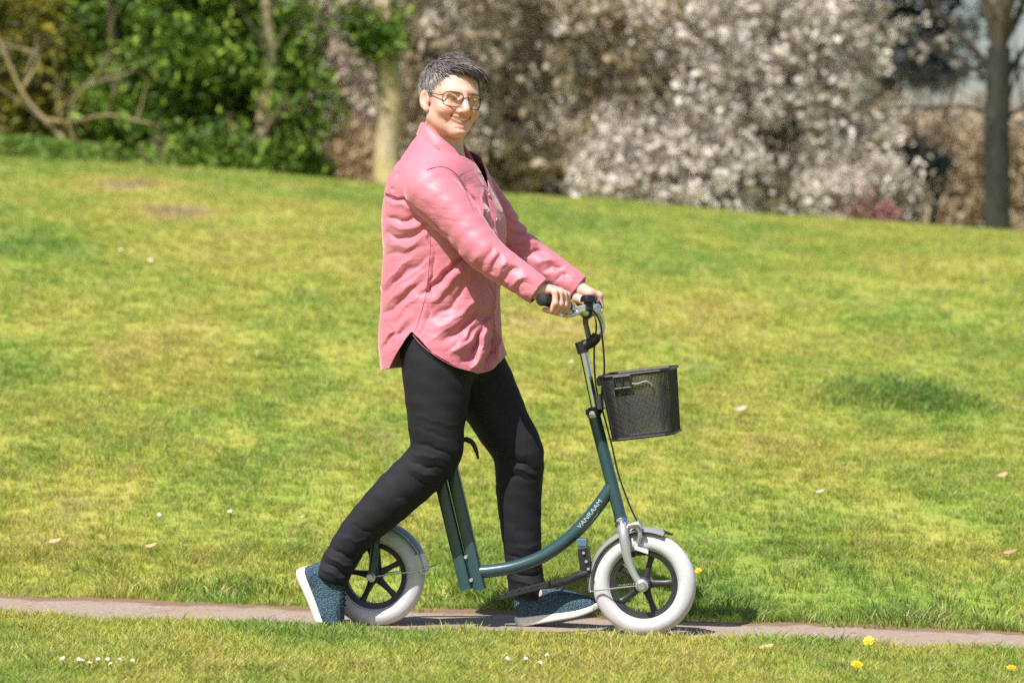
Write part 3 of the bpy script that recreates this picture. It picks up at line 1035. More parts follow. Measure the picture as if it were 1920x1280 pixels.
# rear carrier tubes to the back wheel, mostly behind the leg
for sd in (1, -1):
    MB().tube([HR + NRM * .047 * sd, S(705, 1010, .047 * sd), S(712, 975, .045 * sd), S(745, 930, .034 * sd), S(800, 880, .018 * sd), S(826, 850, .008 * sd)], [.012, .013, .014, .015, .015, .014], 12, 5).build('rear_stay', PAINT, bike)
    MB().lathe(HR + NRM * .047 * sd, NRM * sd, [(0, .02), (.009, .02), (.011, .014), (.014, .012), (.014, -.002), (0, -.002)], 16).build('axle_nut', SILVER, bike)
# saddle post and narrow saddle, hidden under the blouse
MB().tube([S(836, 838), S(806, 745)], .0145, 14).build('saddle_post', CHROME, bike)
MB().ball(S(822, 742), (.10, .045, .022), (DIR, NRM, UP), 18, 10).build('saddle', RUBBER, bike)
# quick release lever behind the thigh
lv = MB().tube([S(846, 834, .02), S(862, 826, .022), S(877, 823, .022)], [.008, .007, .0075], 10, 3)
lv.tube([S(876, 824, .022), S(886, 830, .022), S(893, 845, .022), S(897, 860, .022)], [.0085, .0075, .0060, .0028], 10, 4)
lv.build('saddle_lever', BLACK, bike)

# --- front fork: crown and two bowed blades
MB().tube([S(1165, 982), S(1170, 1000)], [.020, .022], 16).build('fork_crown', ALLOY, bike)
for sd in (1, -1):
    q = [S(1168, 985, .030 * sd), S(1170, 1003, .042 * sd), S(1173, 1028, .045 * sd), S(1180, 1056, .045 * sd), S(1192, 1082, .045 * sd), HF + NRM * .045 * sd]
    MB().tube(q, [.015, .0155, .0145, .0125, .0110, .0105], 16, 6).build('fork_blade', ALLOY, bike)
    MB().lathe(HF + NRM * .045 * sd, NRM * sd, [(0, .026), (.010, .026), (.013, .022), (.013, .012), (.019, .010), (.019, -.004), (0, -.004)], 18).build('axle_nut', SILVER, bike)
mb = MB()
mb.tube([S(1168, 990, .045), S(1168, 990, -.045)], .013, 12)
mb.build('fork_bridge', ALLOY, bike)
# rim brake on the fork
br = bpy.data.objects.new('front_brake', None); COL.objects.link(br); br.parent = bike; br.location = Vector(S(1190, 990)) - bike.location
for sd in (1, -1):
    MB().tube([S(1176, 992, .02 * sd), S(1192, 985, .03 * sd), S(1200, 1000, .036 * sd), S(1196, 1018, .036 * sd)], [.008, .009, .008, .006], 10, 4).build('brake_arm', SILVER, br)
    MB().box(S(1203, 1030, .030 * sd), (DIR * math.cos(.3) - UP * math.sin(.3), NRM, UP), (.021, .007, .0065)).build('brake_pad', PALE if sd > 0 else BLACK, br)
MB().tube([S(1178, 985, .05), S(1196, 982, .05), S(1204, 990, .05)], [.006, .008, .006], 10, 3).build('brake_bolt', SILVER, br)
MB().ball(S(1197, 981, .04), .010, None, 12, 8).build('cable_clamp', SILVER, br)

# --- steering post, stem and handlebar
MB().tube([S(1092, 652), S(1118, 776)], .0118, 20).build('steering_post', CHROME, bike)
mb = MB().tube([S(1115.5, 762), S(1118.5, 776)], .0205, 18)
mb.box(S(1107, 772), (DIR, NRM, UP), (.012, .016, .008))
mb.build('post_clamp', BLACK, bike)
mb = MB()
mb.tube([S(1088, 640), S(1094, 662)], [.0175, .0165], 16)
mb.tube([S(1092, 648), S(1104, 644), S(1116, 634), S(1119, 626)], [.016, .0165, .0165, .013], 12, 4)
mb.build('stem_joint', BLACK, bike)
MB().tube([S(1106, 640), S(1102, 622), S(1098, 604), S(1100, 585)], [.0115, .010, .0105, .013], 12, 4, squash=(DIR, .8)).build('stem', plain('dark_bronze_metal', (.13, .115, .105), .42, .7), bike)
GRIP_R = (S(1017, 562, .275), S(1064, 574, .135))          # outer end, inner end: rider's right
GRIP_L = (S(1090, 565, -.275), S(1118, 574, -.135))
bar = [GRIP_R[0], GRIP_R[1], S(1082, 582, .085), S(1096, 586, .04), S(1101, 587, 0), S(1108, 586, -.04), S(1116, 581, -.09), GRIP_L[1], GRIP_L[0]]
MB().tube(bar, .0112, 16, 6).build('handlebar', SILVER, bike)
mb = MB().tube([S(1099, 586, .022), S(1101, 587, -.022)], .0185, 16)
mb.build('bar_clamp', BLACK, bike)
for (a, b) in (GRIP_R, GRIP_L):
    ax = (b - a) / np.linalg.norm(b - a)
    L = np.linalg.norm(b - a)
    pr = [(0, -.010), (.012, -.010), (.0175, -.006), (.0185, 0), (.0165, .006)]
    for k in range(9):
        h = .010 + (L - .022) * k / 8
        pr += [(.0158, h), (.0164, h + .004), (.0152, h + .007)]
    pr += [(.0175, L - .004), (.0175, L), (0, L + .001)]
    MB().lathe(a, ax, pr, 20).build('grip', RUBBER, bike)
# brake levers
MB().tube([S(1085, 584, .10), S(1074, 590, .125), S(1062, 592, .17), S(1052, 590, .225)], [.010, .0085, .007, .006], 10, 5, squash=(UP, .75)).build('brake_lever', SILVER, bike)
MB().box(S(1086, 580, .10), (DIR * .8 + UP * .2, NRM, UP), (.020, .010, .010)).build('lever_mount', SILVER, bike)
MB().tube([S(1116, 577, -.10), S(1127, 592, -.12), S(1131, 610, -.13), S(1128, 626, -.12), S(1120, 633, -.10)], [.010, .009, .008, .0075, .006], 10, 5, squash=(DIR, .8)).build('brake_lever', SILVER, bike)
# cables
CAB = BLACK
MB().tube([S(1084, 586, .09), S(1108, 580, .07), S(1124, 602, .05), S(1130, 640, .04), S(1133, 690, .035), S(1128, 740, .03), S(1130, 770, .028)], .0030, 8, 8).build('cable', CAB, bike)
MB().tube([S(1130, 770, .028), S(1146, 830, .03), S(1160, 890, .03), S(1180, 945, .035), S(1196, 980, .04)], .0027, 8, 8).build('cable', CAB, bike)
MB().tube([S(1112, 580, -.05), S(1118, 610, -.02), S(1114, 660, 0), S(1117, 720, .01), S(1126, 766, .012)], .0027, 8, 8).build('cable', CAB, bike)
# lettering on the main tube, following its bend
txt = bpy.data.curves.new('lettering', 'FONT'); txt.body = 'VANRAAM'; txt.size = .033; txt.space_character = 1.0; txt.extrude = 0
txt.align_x = 'CENTER'; txt.align_y = 'CENTER'; txt.resolution_u = 3
to = bpy.data.objects.new('lettering_curve', txt); COL.objects.link(to)
bpy.context.view_layer.update()
tm = bpy.data.meshes.new_from_object(to.evaluated_get(bpy.context.evaluated_depsgraph_get()))
bpy.data.objects.remove(to); bpy.data.curves.remove(txt)
import bmesh
b_ = bmesh.new(); b_.from_mesh(tm)
bmesh.ops.subdivide_edges(b_, edges=b_.edges[:], cuts=1)
b_.to_mesh(tm); b_.free()
cu = spline([S(x, y) for x, y in main], 30)
al = np.concatenate([[0], np.cumsum(np.linalg.norm(np.diff(cu, axis=0), axis=1))])
mid = S(1112, 966); i0 = int(np.argmin(np.linalg.norm(cu - mid, axis=1)))
co = np.array([v.co[:] for v in tm.vertices])
ext = co[:, 0].max() - co[:, 0].min()
want = np.linalg.norm(S(1089, 995) - S(1130, 943))
co[:, 0] = (co[:, 0] - (co[:, 0].max() + co[:, 0].min()) / 2) * want / ext
co[:, 1] = (co[:, 1] - (co[:, 1].max() + co[:, 1].min()) / 2) * .56
T_ = np.gradient(cu, axis=0); T_ /= np.linalg.norm(T_, axis=1)[:, None]
NV_ = []
for x, y, _ in co:
    s_ = al[i0] + x
    p = np.array([np.interp(s_, al, cu[:, k]) for k in range(3)]); t = np.array([np.interp(s_, al, T_[:, k]) for k in range(3)]); t /= np.linalg.norm(t)
    nn = np.cross(NRM, t); nn = nn if nn[2] > 0 else -nn
    a = (y + .003) / .0205
    NV_.append(p + nn * math.sin(a) * .0209 + NRM * math.cos(a) * .0214)
tm.vertices.foreach_set('co', np.array(NV_, np.float32).ravel()); tm.update()
link('lettering', tm, PRINT, bike, shade=False)

# --- folded footrest: bracket, block and bar
MB().box(S(1092, 1016, .0), (DIR, NRM, UP), (.014, .016, .012)).build('footrest_bracket', plain('steel_blue_paint', (.10, .17, .24), .35), bike)
fr = bpy.data.objects.new('footrest', None); COL.objects.link(fr); fr.parent = bike; fr.location = Vector(S(1098, 1050, .03)) - bike.location
mb = MB()
ang = math.radians(8)
mb.box(S(1097, 1050, .022), (DIR * math.cos(ang) + UP * math.sin(ang), NRM, UP * math.cos(ang) - DIR * math.sin(ang)), (.0155, .018, .040))
mb.build('block', BLACK, fr)
for q in ((1094, 1036), (1099, 1052), (1103, 1066)):
    MB().tube([S(*q, .039), S(*q, .046)], .0045, 8).build('bolt', SILVER, fr)
mb = MB().tube([S(1101, 1074, .03), S(1082, 1080, .045), S(1060, 1090, .07), S(1035, 1096, .10), S(1010, 1098, .12)], [.012, .0115, .0115, .0105, .010], 12, 5)
mb.build('bar', BLACK, fr)
mb = MB().box(S(985, 1106, .12), (S(1030, 1094, .12) - S(940, 1118, .12), NRM, UP), (.074, .018, .0085))
for k in range(7):
    mb.box(S(950 + 12 * k, 1110.5 - 3.1 * k, .12), (DIR, NRM, UP), (.0035, .019, .0035))
mb.build('foot_pad', RUBBER, fr)

# --- bell on the handlebar: a thing of its own
bc = S(1103, 565, .055)
bell = thing('bicycle_bell', 'black bell clamped to the handlebar beside the far hand', 'bell', bc - UP * .02)
MB().lathe(bc, UP, [(0, .020), (.012, .0195), (.020, .016), (.0235, .008), (.024, 0), (.0215, -.002), (0, -.003)], 24).build('dome', plain('black_gloss', (.012, .013, .015), .18, var=.1), bell)
MB().tube([bc - UP * .002, bc - UP * .028], [.013, .016], 12).build('base', BLACK, bell)
MB().tube([bc + DIR * .02 - UP * .004, bc + DIR * .034 + UP * .001], .004, 8).build('thumb_lever', BLACK, bell)

# --- wire mesh basket in front of the steering post
basket = thing('bicycle_basket', 'black wire mesh basket hung in front of the steering post', 'basket', S(1205, 820))
def rrect(c, hx, hy, rad, n=6):
    out = []
    for (sx, sy, a0) in ((1, 1, 0), (-1, 1, 90), (-1, -1, 180), (1, -1, 270)):
        for k in range(n + 1):
            a = math.radians(a0 + 90 * k / n)
            out.append((c, sx * (hx - rad) + rad * math.cos(a), sy * (hy - rad) + rad * math.sin(a)))
    return out
# top and bottom centres; the basket leans with the post, front end a little up
tilt = math.radians(-7)                                  # measured from the rims in the picture
BA = DIR * math.cos(-tilt) + UP * math.sin(-tilt) * 1.0
BTOP, BBOT = S(1197, 697), S(1212, 815)
bup = (BTOP - BBOT); bh = np.linalg.norm(bup); bup /= bh
TH, BH_ = (.103, .118), (.092, .100)
def bring(k, grow=0.0):
    c = BBOT + (BTOP - BBOT) * k
    hx, hy = TH[0] * k + BH_[0] * (1 - k) + grow, TH[1] * k + BH_[1] * (1 - k) + grow
    return [c + BA * x + NRM * y for _, x, y in rrect(0, hx, hy, .035)]
def loop_tube(mb, pts, r, seg=8):
    pts = np.array(pts + [pts[0]])
    return mb.tube(pts, r, seg, 2, cap=False)
loop_tube(MB(), bring(1.0), .0050).build('rim', BLACK, basket)
loop_tube(MB(), bring(0.0), .0046).build('bottom_ring', BLACK, basket)
mb = MB()
for k in np.linspace(.012, .985, 52):                      # fine wires round the wall
    loop_tube_pts = np.array(bring(k) + [bring(k)[0]])
    mb.tube(loop_tube_pts, .00122, 3, 0, cap=False)
kind(mb.build('wall_wire', BLACK, basket, shade=False), 'stuff')
mb = MB()
A_, B_ = np.array(bring(0)), np.array(bring(1))
per = np.concatenate([[0], np.cumsum(np.linalg.norm(np.diff(np.vstack([B_, B_[:1]]), axis=0), axis=1))])
A2, B2 = np.vstack([A_, A_[:1]]), np.vstack([B_, B_[:1]])
for s_ in np.linspace(0, per[-1], 190, endpoint=False):
    a = np.array([np.interp(s_, per, A2[:, k]) for k in range(3)]); b = np.array([np.interp(s_, per, B2[:, k]) for k in range(3)])
    mb.tube([a, b], .00118, 3, 0, cap=False)
kind(mb.build('upright_wire', BLACK, basket, shade=False), 'stuff')
mb = MB()
for x in np.linspace(-.095, .095, 40):
    mb.tube([BBOT + BA * x - NRM * .098, BBOT + BA * x + NRM * .098],   .0012, 3, 0, cap=False)
for y in np.linspace(-.095, .095, 40):
    mb.tube([BBOT + BA * .095 + NRM * y, BBOT - BA * .095 + NRM * y],   .0012, 3, 0, cap=False)
kind(mb.build('floor_wire', BLACK, basket, shade=False), 'stuff')
for (sx, sy) in ((1, 1), (-1, 1), (1, -1), (-1, -1)):
    k0 = [(sx * (BH_[0] - .010), sy * (BH_[1] - .010)), (sx * (TH[0] - .010), sy * (TH[1] - .010))]
    MB().tube([BBOT + BA * k0[0][0] + NRM * k0[0][1], BTOP + BA * k0[1][0] + NRM * k0[1][1]], .0032, 8).build('corner_wire', BLACK, basket)
# closing straps, the folded carrying handle and its plate
mb = MB()
hp = BTOP + NRM * (TH[1] + .004) - bup * .016
for x0, x1, y0, y1 in ((-.058, -.008, .012, .012), (-.058, -.008, -.022, -.022)):
    mb.tube([hp + BA * x0 + bup * y0, hp + BA * x1 + bup * y1], .004, 8)
for x in (-.058, -.034, -.008):
    mb.tube([hp + BA * x + bup * .013, hp + BA * x - bup * .023], .004, 8)
mb.build('handle_clip', BLACK, basket)
MB().tube([hp + BA * x + bup * y for x, y in ((-.008, -.012), (.012, -.014), (.036, -.010), (.050, -.020), (.052, -.028))], .0026, 8, 4).build('handle', plain('dull_grey_metal', (.20, .20, .19), .5, .4), basket)
MB().box(BTOP - BA * (TH[0] + .004) - bup * .014, (BA, NRM, bup), (.011, .055, .012)).build('hook', BLACK, basket)
MB().box(S(1131, 752), (BA, NRM, bup), (.016, .030, .022)).build('bracket', plain('grey_plastic', (.22, .20, .21), .5), basket)
# ------------------------------------------------------------------ the person: smooth solids meshed from distance fields
def smin(a, b, k):
    h = np.clip(.5 + .5 * (b - a) / k, 0, 1)
    return b * (1 - h) + a * h - k * h * (1 - h)

def smax(a, b, k):
    return -smin(-a, -b, k)

def d_cone(P, a, b, ra, rb):
    a = np.asarray(a, np.float32); b = np.asarray(b, np.float32)
    ab = b - a
    t = np.clip(((P - a) @ ab) / max(float(ab @ ab), 1e-9), 0, 1)
    q = P - a - t[:, None] * ab
    return np.sqrt((q * q).sum(1)) - (ra + (rb - ra) * t)

def d_chain(P, pts, rad, k=.02):
    d = None
    for i in range(len(pts) - 1):
        e = d_cone(P, pts[i], pts[i + 1], rad[i], rad[i + 1])
        d = e if d is None else smin(d, e, k)
    return d

def d_ell(P, c, r):
    q = P - np.asarray(c, np.float32)
    r = np.asarray(r, np.float32)
    k0 = np.sqrt(((q / r) ** 2).sum(1)); k1 = np.sqrt(((q / (r * r)) ** 2).sum(1)) + 1e-9
    return k0 * (k0 - 1) / k1

def seg_d2(px, py, a, b):
    ax, ay = a; bx, by = b
    dx, dy = bx - ax, by - ay
    t = np.clip(((px - ax) * dx + (py - ay) * dy) / (dx * dx + dy * dy + 1e-9), 0, 1)
    return np.hypot(px - ax - t * dx, py - ay - t * dy), t

def nets(f, X, Y, Z, band=1.0, B=8, proj_it=2, pad=.006):
    """surface nets over a (possibly uneven) rectilinear lattice, only near the surface"""
    X, Y, Z = (np.asarray(v, np.float32) for v in (X, Y, Z))
    n = (len(X), len(Y), len(Z))
    mask = np.zeros(n, bool)
    cells = np.zeros((n[0] - 1, n[1] - 1, n[2] - 1), bool)
    bi = [np.arange(0, k - 1, B) for k in n]
    G = np.stack(np.meshgrid(*bi, indexing='ij'), -1).reshape(-1, 3)
    E = np.minimum(G + B, np.array(n) - 1)
    lo = np.stack([X[G[:, 0]], Y[G[:, 1]], Z[G[:, 2]]], -1); hi = np.stack([X[E[:, 0]], Y[E[:, 1]], Z[E[:, 2]]], -1)
    d = f((lo + hi) / 2)
    half = np.linalg.norm(hi - lo, axis=1) / 2
    keep = np.abs(d) < half * band + pad
    for g, e in zip(G[keep], E[keep]):
        mask[g[0]:e[0] + 1, g[1]:e[1] + 1, g[2]:e[2] + 1] = True
        cells[g[0]:e[0], g[1]:e[1], g[2]:e[2]] = True
    ix = np.flatnonzero(mask)
    i, j, k = np.unravel_index(ix, n)
    P = np.stack([X[i], Y[j], Z[k]], -1)
    V = np.ones(n, np.float32)
    vals = np.concatenate([f(P[c:c + 400000]) for c in range(0, len(P), 400000)])
    V.ravel()[ix] = vals
    ins = V < 0
    cnt = np.zeros(cells.shape, np.int8)
    for a in (0, 1):
        for b in (0, 1):
            for c in (0, 1):
                cnt += ins[a:n[0] - 1 + a, b:n[1] - 1 + b, c:n[2] - 1 + c]
    act = cells & (cnt > 0) & (cnt < 8)
    ci = np.stack(np.nonzero(act), -1)
    ids = np.full(cells.shape, -1, np.int32)
    ids[act] = np.arange(len(ci))
    acc = np.zeros((len(ci), 3), np.float32); num = np.zeros(len(ci), np.float32)
    co = [np.array(c) for c in ((0, 0, 0), (1, 0, 0), (0, 1, 0), (1, 1, 0), (0, 0, 1), (1, 0, 1), (0, 1, 1), (1, 1, 1))]
    def g(q):
        return V[q[:, 0], q[:, 1], q[:, 2]], np.stack([X[q[:, 0]], Y[q[:, 1]], Z[q[:, 2]]], -1)
    for a in range(8):
        for b in range(a + 1, 8):
            if np.abs(co[a] - co[b]).sum() != 1: continue
            va, pa = g(ci + co[a]); vb, pb = g(ci + co[b])
            cr = (va < 0) != (vb < 0)
            t = np.where(cr, va / np.where(cr, va - vb, 1), 0)
            acc += np.where(cr[:, None], pa + (pb - pa) * t[:, None], 0); num += cr
    VV = acc / num[:, None]
    F = []
    for ax in range(3):
        s0 = [slice(None)] * 3; s1 = [slice(None)] * 3
        s0[ax] = slice(0, -1); s1[ax] = slice(1, None)
        A, Bv = ins[tuple(s0)], ins[tuple(s1)]
        e = np.stack(np.nonzero((A != Bv) & mask[tuple(s0)] & mask[tuple(s1)]), -1)
        o1, o2 = [(1, 2), (2, 0), (0, 1)][ax]
        ok = (e[:, o1] > 0) & (e[:, o2] > 0) & (e[:, o1] < n[o1] - 1) & (e[:, o2] < n[o2] - 1)
        e = e[ok]
        fl = A[e[:, 0], e[:, 1], e[:, 2]]
        def cid(d1, d2):
            q = e.copy(); q[:, o1] += d1; q[:, o2] += d2
            return ids[q[:, 0], q[:, 1], q[:, 2]]
        quad = np.stack([cid(-1, -1), cid(0, -1), cid(0, 0), cid(-1, 0)], -1)
        quad[~fl] = quad[~fl][:, ::-1]
        F.append(quad[(quad >= 0).all(1)])
    F = np.concatenate(F)
    h = float(min(np.diff(X).min(), np.diff(Y).min(), np.diff(Z).min()))
    for _ in range(proj_it):
        d = f(VV); e = .0008
        gr = np.stack([f(VV + np.eye(3, dtype=np.float32)[a] * e) - d for a in range(3)], -1) / e
        st = d[:, None] * gr / np.maximum((gr * gr).sum(1), .3)[:, None]
        ln = np.linalg.norm(st, axis=1)[:, None]
        VV = (VV - st * np.minimum(1, .8 * h / np.maximum(ln, 1e-9)) * .9).astype(np.float32)
    return VV, F

def lattice(lo, hi, h, fine=()):
    """lattice coordinates with step h, and finer steps inside the given (a, b, step) stretches"""
    out, x = [lo], lo
    while x < hi:
        st = h
        for a, b, s in fine:
            if a - h < x < b: st = min(st, s)
        x += st
        out.append(x)
    return np.array(out, np.float32)

def uniform(lo, hi, h):
    return [np.arange(a, b + h, h, dtype=np.float32) for a, b in zip(lo, hi)]
# --- skeleton: image positions on the bike's plane, t = metres to the rider's right (nearer the camera)
TW = math.radians(20)                                   # the trunk turns a little further to the camera
TF = np.array([math.cos(TW), -math.sin(TW), 0]); TN = np.array([-math.sin(TW), -math.cos(TW), 0])
HIP_R, KNEE_R, ANK_R = S(818, 655, .085), S(806, 862, .105), S(632, 1058, .105)
HIP_L, KNEE_L, ANK_L = S(868, 655, -.085), S(972, 852, -.115), S(986, 1100, -.125)
SH_R, EL_R, WR_R = S(810, 352, .165), S(911, 474, .235), S(1008, 545, .245)
SH_L, EL_L, WR_L = S(874, 344, -.165), S(974, 464, -.25), S(1082, 540, -.245)
NECK = S(833, 272, 0)
person = thing('person', 'smiling person with short grey hair, glasses and pink satin blouse walking astride the bike', 'person',
               (*S(860, 1180, 0)[:2], ground_z(*S(860, 1180, 0)[:2])))

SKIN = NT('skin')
_c = SKIN.attr('tone', 'Color')
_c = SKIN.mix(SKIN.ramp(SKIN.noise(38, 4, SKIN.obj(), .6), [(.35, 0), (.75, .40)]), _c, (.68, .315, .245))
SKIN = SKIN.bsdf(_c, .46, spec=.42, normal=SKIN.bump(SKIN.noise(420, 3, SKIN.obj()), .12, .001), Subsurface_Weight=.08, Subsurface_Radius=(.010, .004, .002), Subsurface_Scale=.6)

# --- head frame: faces forty degrees right of the camera, leaning nine degrees
HY, HR_ = math.radians(27), math.radians(7)
hf = np.array([math.sin(HY), -math.cos(HY), 0]); hr = np.array([-math.cos(HY), -math.sin(HY), 0]); hu = UP.copy()
def roll(v):
    """lean in the picture plane: the crown goes to the right"""
    c, s = math.cos(HR_), math.sin(HR_)
    return np.array([v[0] * c + v[2] * s, v[1], -v[0] * s + v[2] * c])
hf, hr, hu = roll(hf), roll(hr), roll(hu)
pt = math.radians(-2)
hf, hu = hf * math.cos(pt) + hu * math.sin(pt), hu * math.cos(pt) - hf * math.sin(pt)
HC = S(846, 186, .02)
HM = np.stack([hr, hf, hu], 1).astype(np.float32)          # local (right, front, up) -> world columns
def HW(p):
    return HC + np.asarray(p, float) @ HM.T
def HL(P):
    return ((P - HC.astype(np.float32)) @ HM).astype(np.float32)

def lipline(a):
    return -.0550 + 7.0 * a * a                      # corners of the smile go up

def head_sdf(q):
    m = q.copy(); m[:, 0] = np.abs(m[:, 0])
    d = d_ell(q, (0, -.016, .036), (.0745, .094, .084))
    d = smin(d, d_ell(q, (0, .030, -.022), (.0655, .062, .086)), .035)
    d = smin(d, d_cone(m, (.049, -.002, -.058), (.007, .066, -.091), .0195, .0160), .030)      # jaw
    d = smin(d, d_ell(q, (0, .077, -.090), (.017, .015, .015)), .022)                          # chin
    d = smin(d, d_ell(m, (.040, .060, -.030), (.026, .024, .022)), .016)                       # raised cheeks
    d = smin(d, d_cone(m, (0, .084, .026), (.040, .068, .022), .010, .010), .014)              # brow
    d = smax(d, -d_ell(m, (.0320, .096, .006), (.0200, .0175, .0125)), .010)                   # eye sockets
    lid = d_ell(m, (.0320, .0725, .0045), (.0150, .0135, .0115))
    slit = np.abs(m[:, 2] - (.0030 - 14 * (m[:, 0] - .032) ** 2)) - .0011 * np.clip(1 - ((m[:, 0] - .032) / .0135) ** 2, 0, 1)
    lid = np.maximum(lid, -np.maximum(slit, .070 - m[:, 1]))
    d = smin(d, lid, .004)
    # nose
    d = smin(d, d_cone(q, (0, .086, .014), (0, .1080, -.0255), .0080, .0132), .010)
    d = smin(d, d_ell(m, (.0145, .0955, -.0305), (.0090, .0105, .0080)), .006)
    d = smax(d, -d_ell(m, (.0070, .1000, -.0385), (.0038, .0055, .0040)), .003)
    # mouth: lips either side of an open smile
    a, c = q[:, 0], q[:, 2] - lipline(q[:, 0])
    taper = np.clip(1 - (np.abs(a) / .0325) ** 2.2, 0, 1)
    bs = .0885 - 10.0 * a * a
    up_ = np.hypot(c - .0058 * (.35 + taper * .65), q[:, 1] - bs) - .0048 * np.sqrt(taper + .02)
    lo_ = np.hypot(c + .0075 * (.35 + taper * .65), q[:, 1] - (bs - .002)) - .0058 * np.sqrt(taper + .02)
    inm = np.maximum(np.abs(a) - .035, 0)
    d = smin(d, np.maximum(up_, inm), .006); d = smin(d, np.maximum(lo_, inm), .006)
    gap = np.maximum(np.abs(c + .0004) - .0044 * taper, np.maximum(np.abs(a) - .0305, .068 - q[:, 1]))
    d = smax(d, -gap, .0012)
    # laugh lines and the crease over the chin
    for pts_, dep, w in ((((.0160, -.0240), (.0300, -.0420), (.0370, -.0600), (.0360, -.0720)), .0042, .0042), (((.046, -.010), (.055, .000), (.060, .008)), .0015, .003)):
        for i in range(len(pts_) - 1):
            dd, _ = seg_d2(m[:, 0], m[:, 2], pts_[i], pts_[i + 1])
            d = d + np.where(q[:, 1] > .02, dep * .55 * np.exp(-(dd / w) ** 2), 0)
    # finer lines: crow's feet, brow, under the eyes
    for a0, a1, dep in (((.050, .004), (.064, .012), .0016), ((.050, .001), (.065, .002), .0016), ((.049, -.003), (.062, -.009), .0014), ((.018, -.010), (.044, -.012), .0016), ((.022, -.015), (.046, -.019), .0010)):
        dd, _ = seg_d2(m[:, 0], m[:, 2], a0, a1)
        d = d + np.where(q[:, 1] > .02, dep * np.exp(-(dd / .0022) ** 2), 0)
    for zz in (.050, .062):
        d = d + np.where((q[:, 1] > .03) & (m[:, 0] < .045), .0008 * np.exp(-((q[:, 2] - zz - .5 * m[:, 0] ** 2 * 8) / .0022) ** 2), 0)
    dd, _ = seg_d2(q[:, 0], q[:, 2], (-.014, -.0835), (.014, -.0835))
    d = d + np.where(q[:, 1] > .05, .0030 * np.exp(-(dd / .005) ** 2), 0)
    # ears
    e = m - np.array([.0745, -.008, -.012], np.float32)
    ca, sa = math.cos(.22), math.sin(.22)
    e2 = np.stack([e[:, 0] * .90 - e[:, 1] * -.43, e[:, 0] * .43 * -1 + e[:, 1] * .90, e[:, 2]], -1)
    e3 = np.stack([e2[:, 0], e2[:, 1] * ca + e2[:, 2] * sa, -e2[:, 1] * sa + e2[:, 2] * ca], -1)
    ear = d_ell(e3, (.006, -.004, 0), (.0085, .0175, .0295))
    ear = smax(ear, -d_ell(e3, (.0145, -.001, .004), (.0080, .0110, .0200)), .004)
    ear = smin(ear, d_ell(e3, (.006, .002, -.027), (.0065, .0085, .0095)), .006)
    ear = smin(ear, d_ell(e3, (.008, .010, -.004), (.005, .005, .008)), .004)
    d = smin(d, ear, .005)
    return d

# --- hands: four bent fingers and a thumb closed round a grip
def hand_joints(grip, wrist, side):
    """side +1 the near (right) hand, -1 the far one; returns chains of joints"""
    o, i_ = grip
    g = (o - i_) / np.linalg.norm(o - i_)               # inner to outer end
    mid = o * .60 + i_ * .40
    w = np.cross(UP, g) * (1 if side > 0 else -1)
    w /= np.linalg.norm(w)
    if w @ DIR < 0: w = -w                              # forward
    n = np.cross(w, g); n = n if n[2] > 0 else -n
    fr = lambda a, b, c: mid + g * a + w * b + n * c
    ch = []
    for k, (off, sc) in enumerate(((.034, .84), (.0125, .98), (-.0095, 1.03), (-.031, .96))):     # little finger outermost
        r0 = .0098 * (sc ** .7)
        J = [fr(off * .92, .006, .034), fr(off, .030 * sc, .026), fr(off, .033 * sc, -.006), fr(off, .014, -.0275), fr(off, -.006, -.026)]
        ch.append((J, [r0 * 1.12, r0 * 1.05, r0, r0 * .92, r0 * .8]))
    palm_k = [fr(.030, -.002, .031), fr(-.030, -.002, .033)]
    th = ([fr(-.030, -.040, .018), fr(-.052, -.018, .008), fr(-.056, .006, -.014), fr(-.050, .026, -.020)], [.0155, .0130, .0112, .0092])
    return fr, ch, palm_k, th

def hand_sdf(P, hj, wrist):
    fr, ch, pk, th = hj
    d = None
    for J, R in ch:
        e = d_chain(P, J, R, .006)
        d = e if d is None else smin(d, e, .0022)
    for k, (a, ra) in enumerate(((pk[0], .0135), (pk[0] * .5 + pk[1] * .5, .0155), (pk[1], .0150))):
        e = d_cone(P, a, np.asarray(wrist) + (a - np.asarray(wrist)) * .12, ra, .0215)
        d = smin(d, e, .012)
    d = smin(d, d_chain(P, th[0], th[1], .008), .008)
    return d

HJ_R, HJ_L = hand_joints(GRIP_R, WR_R, 1), hand_joints(GRIP_L, WR_L, -1)

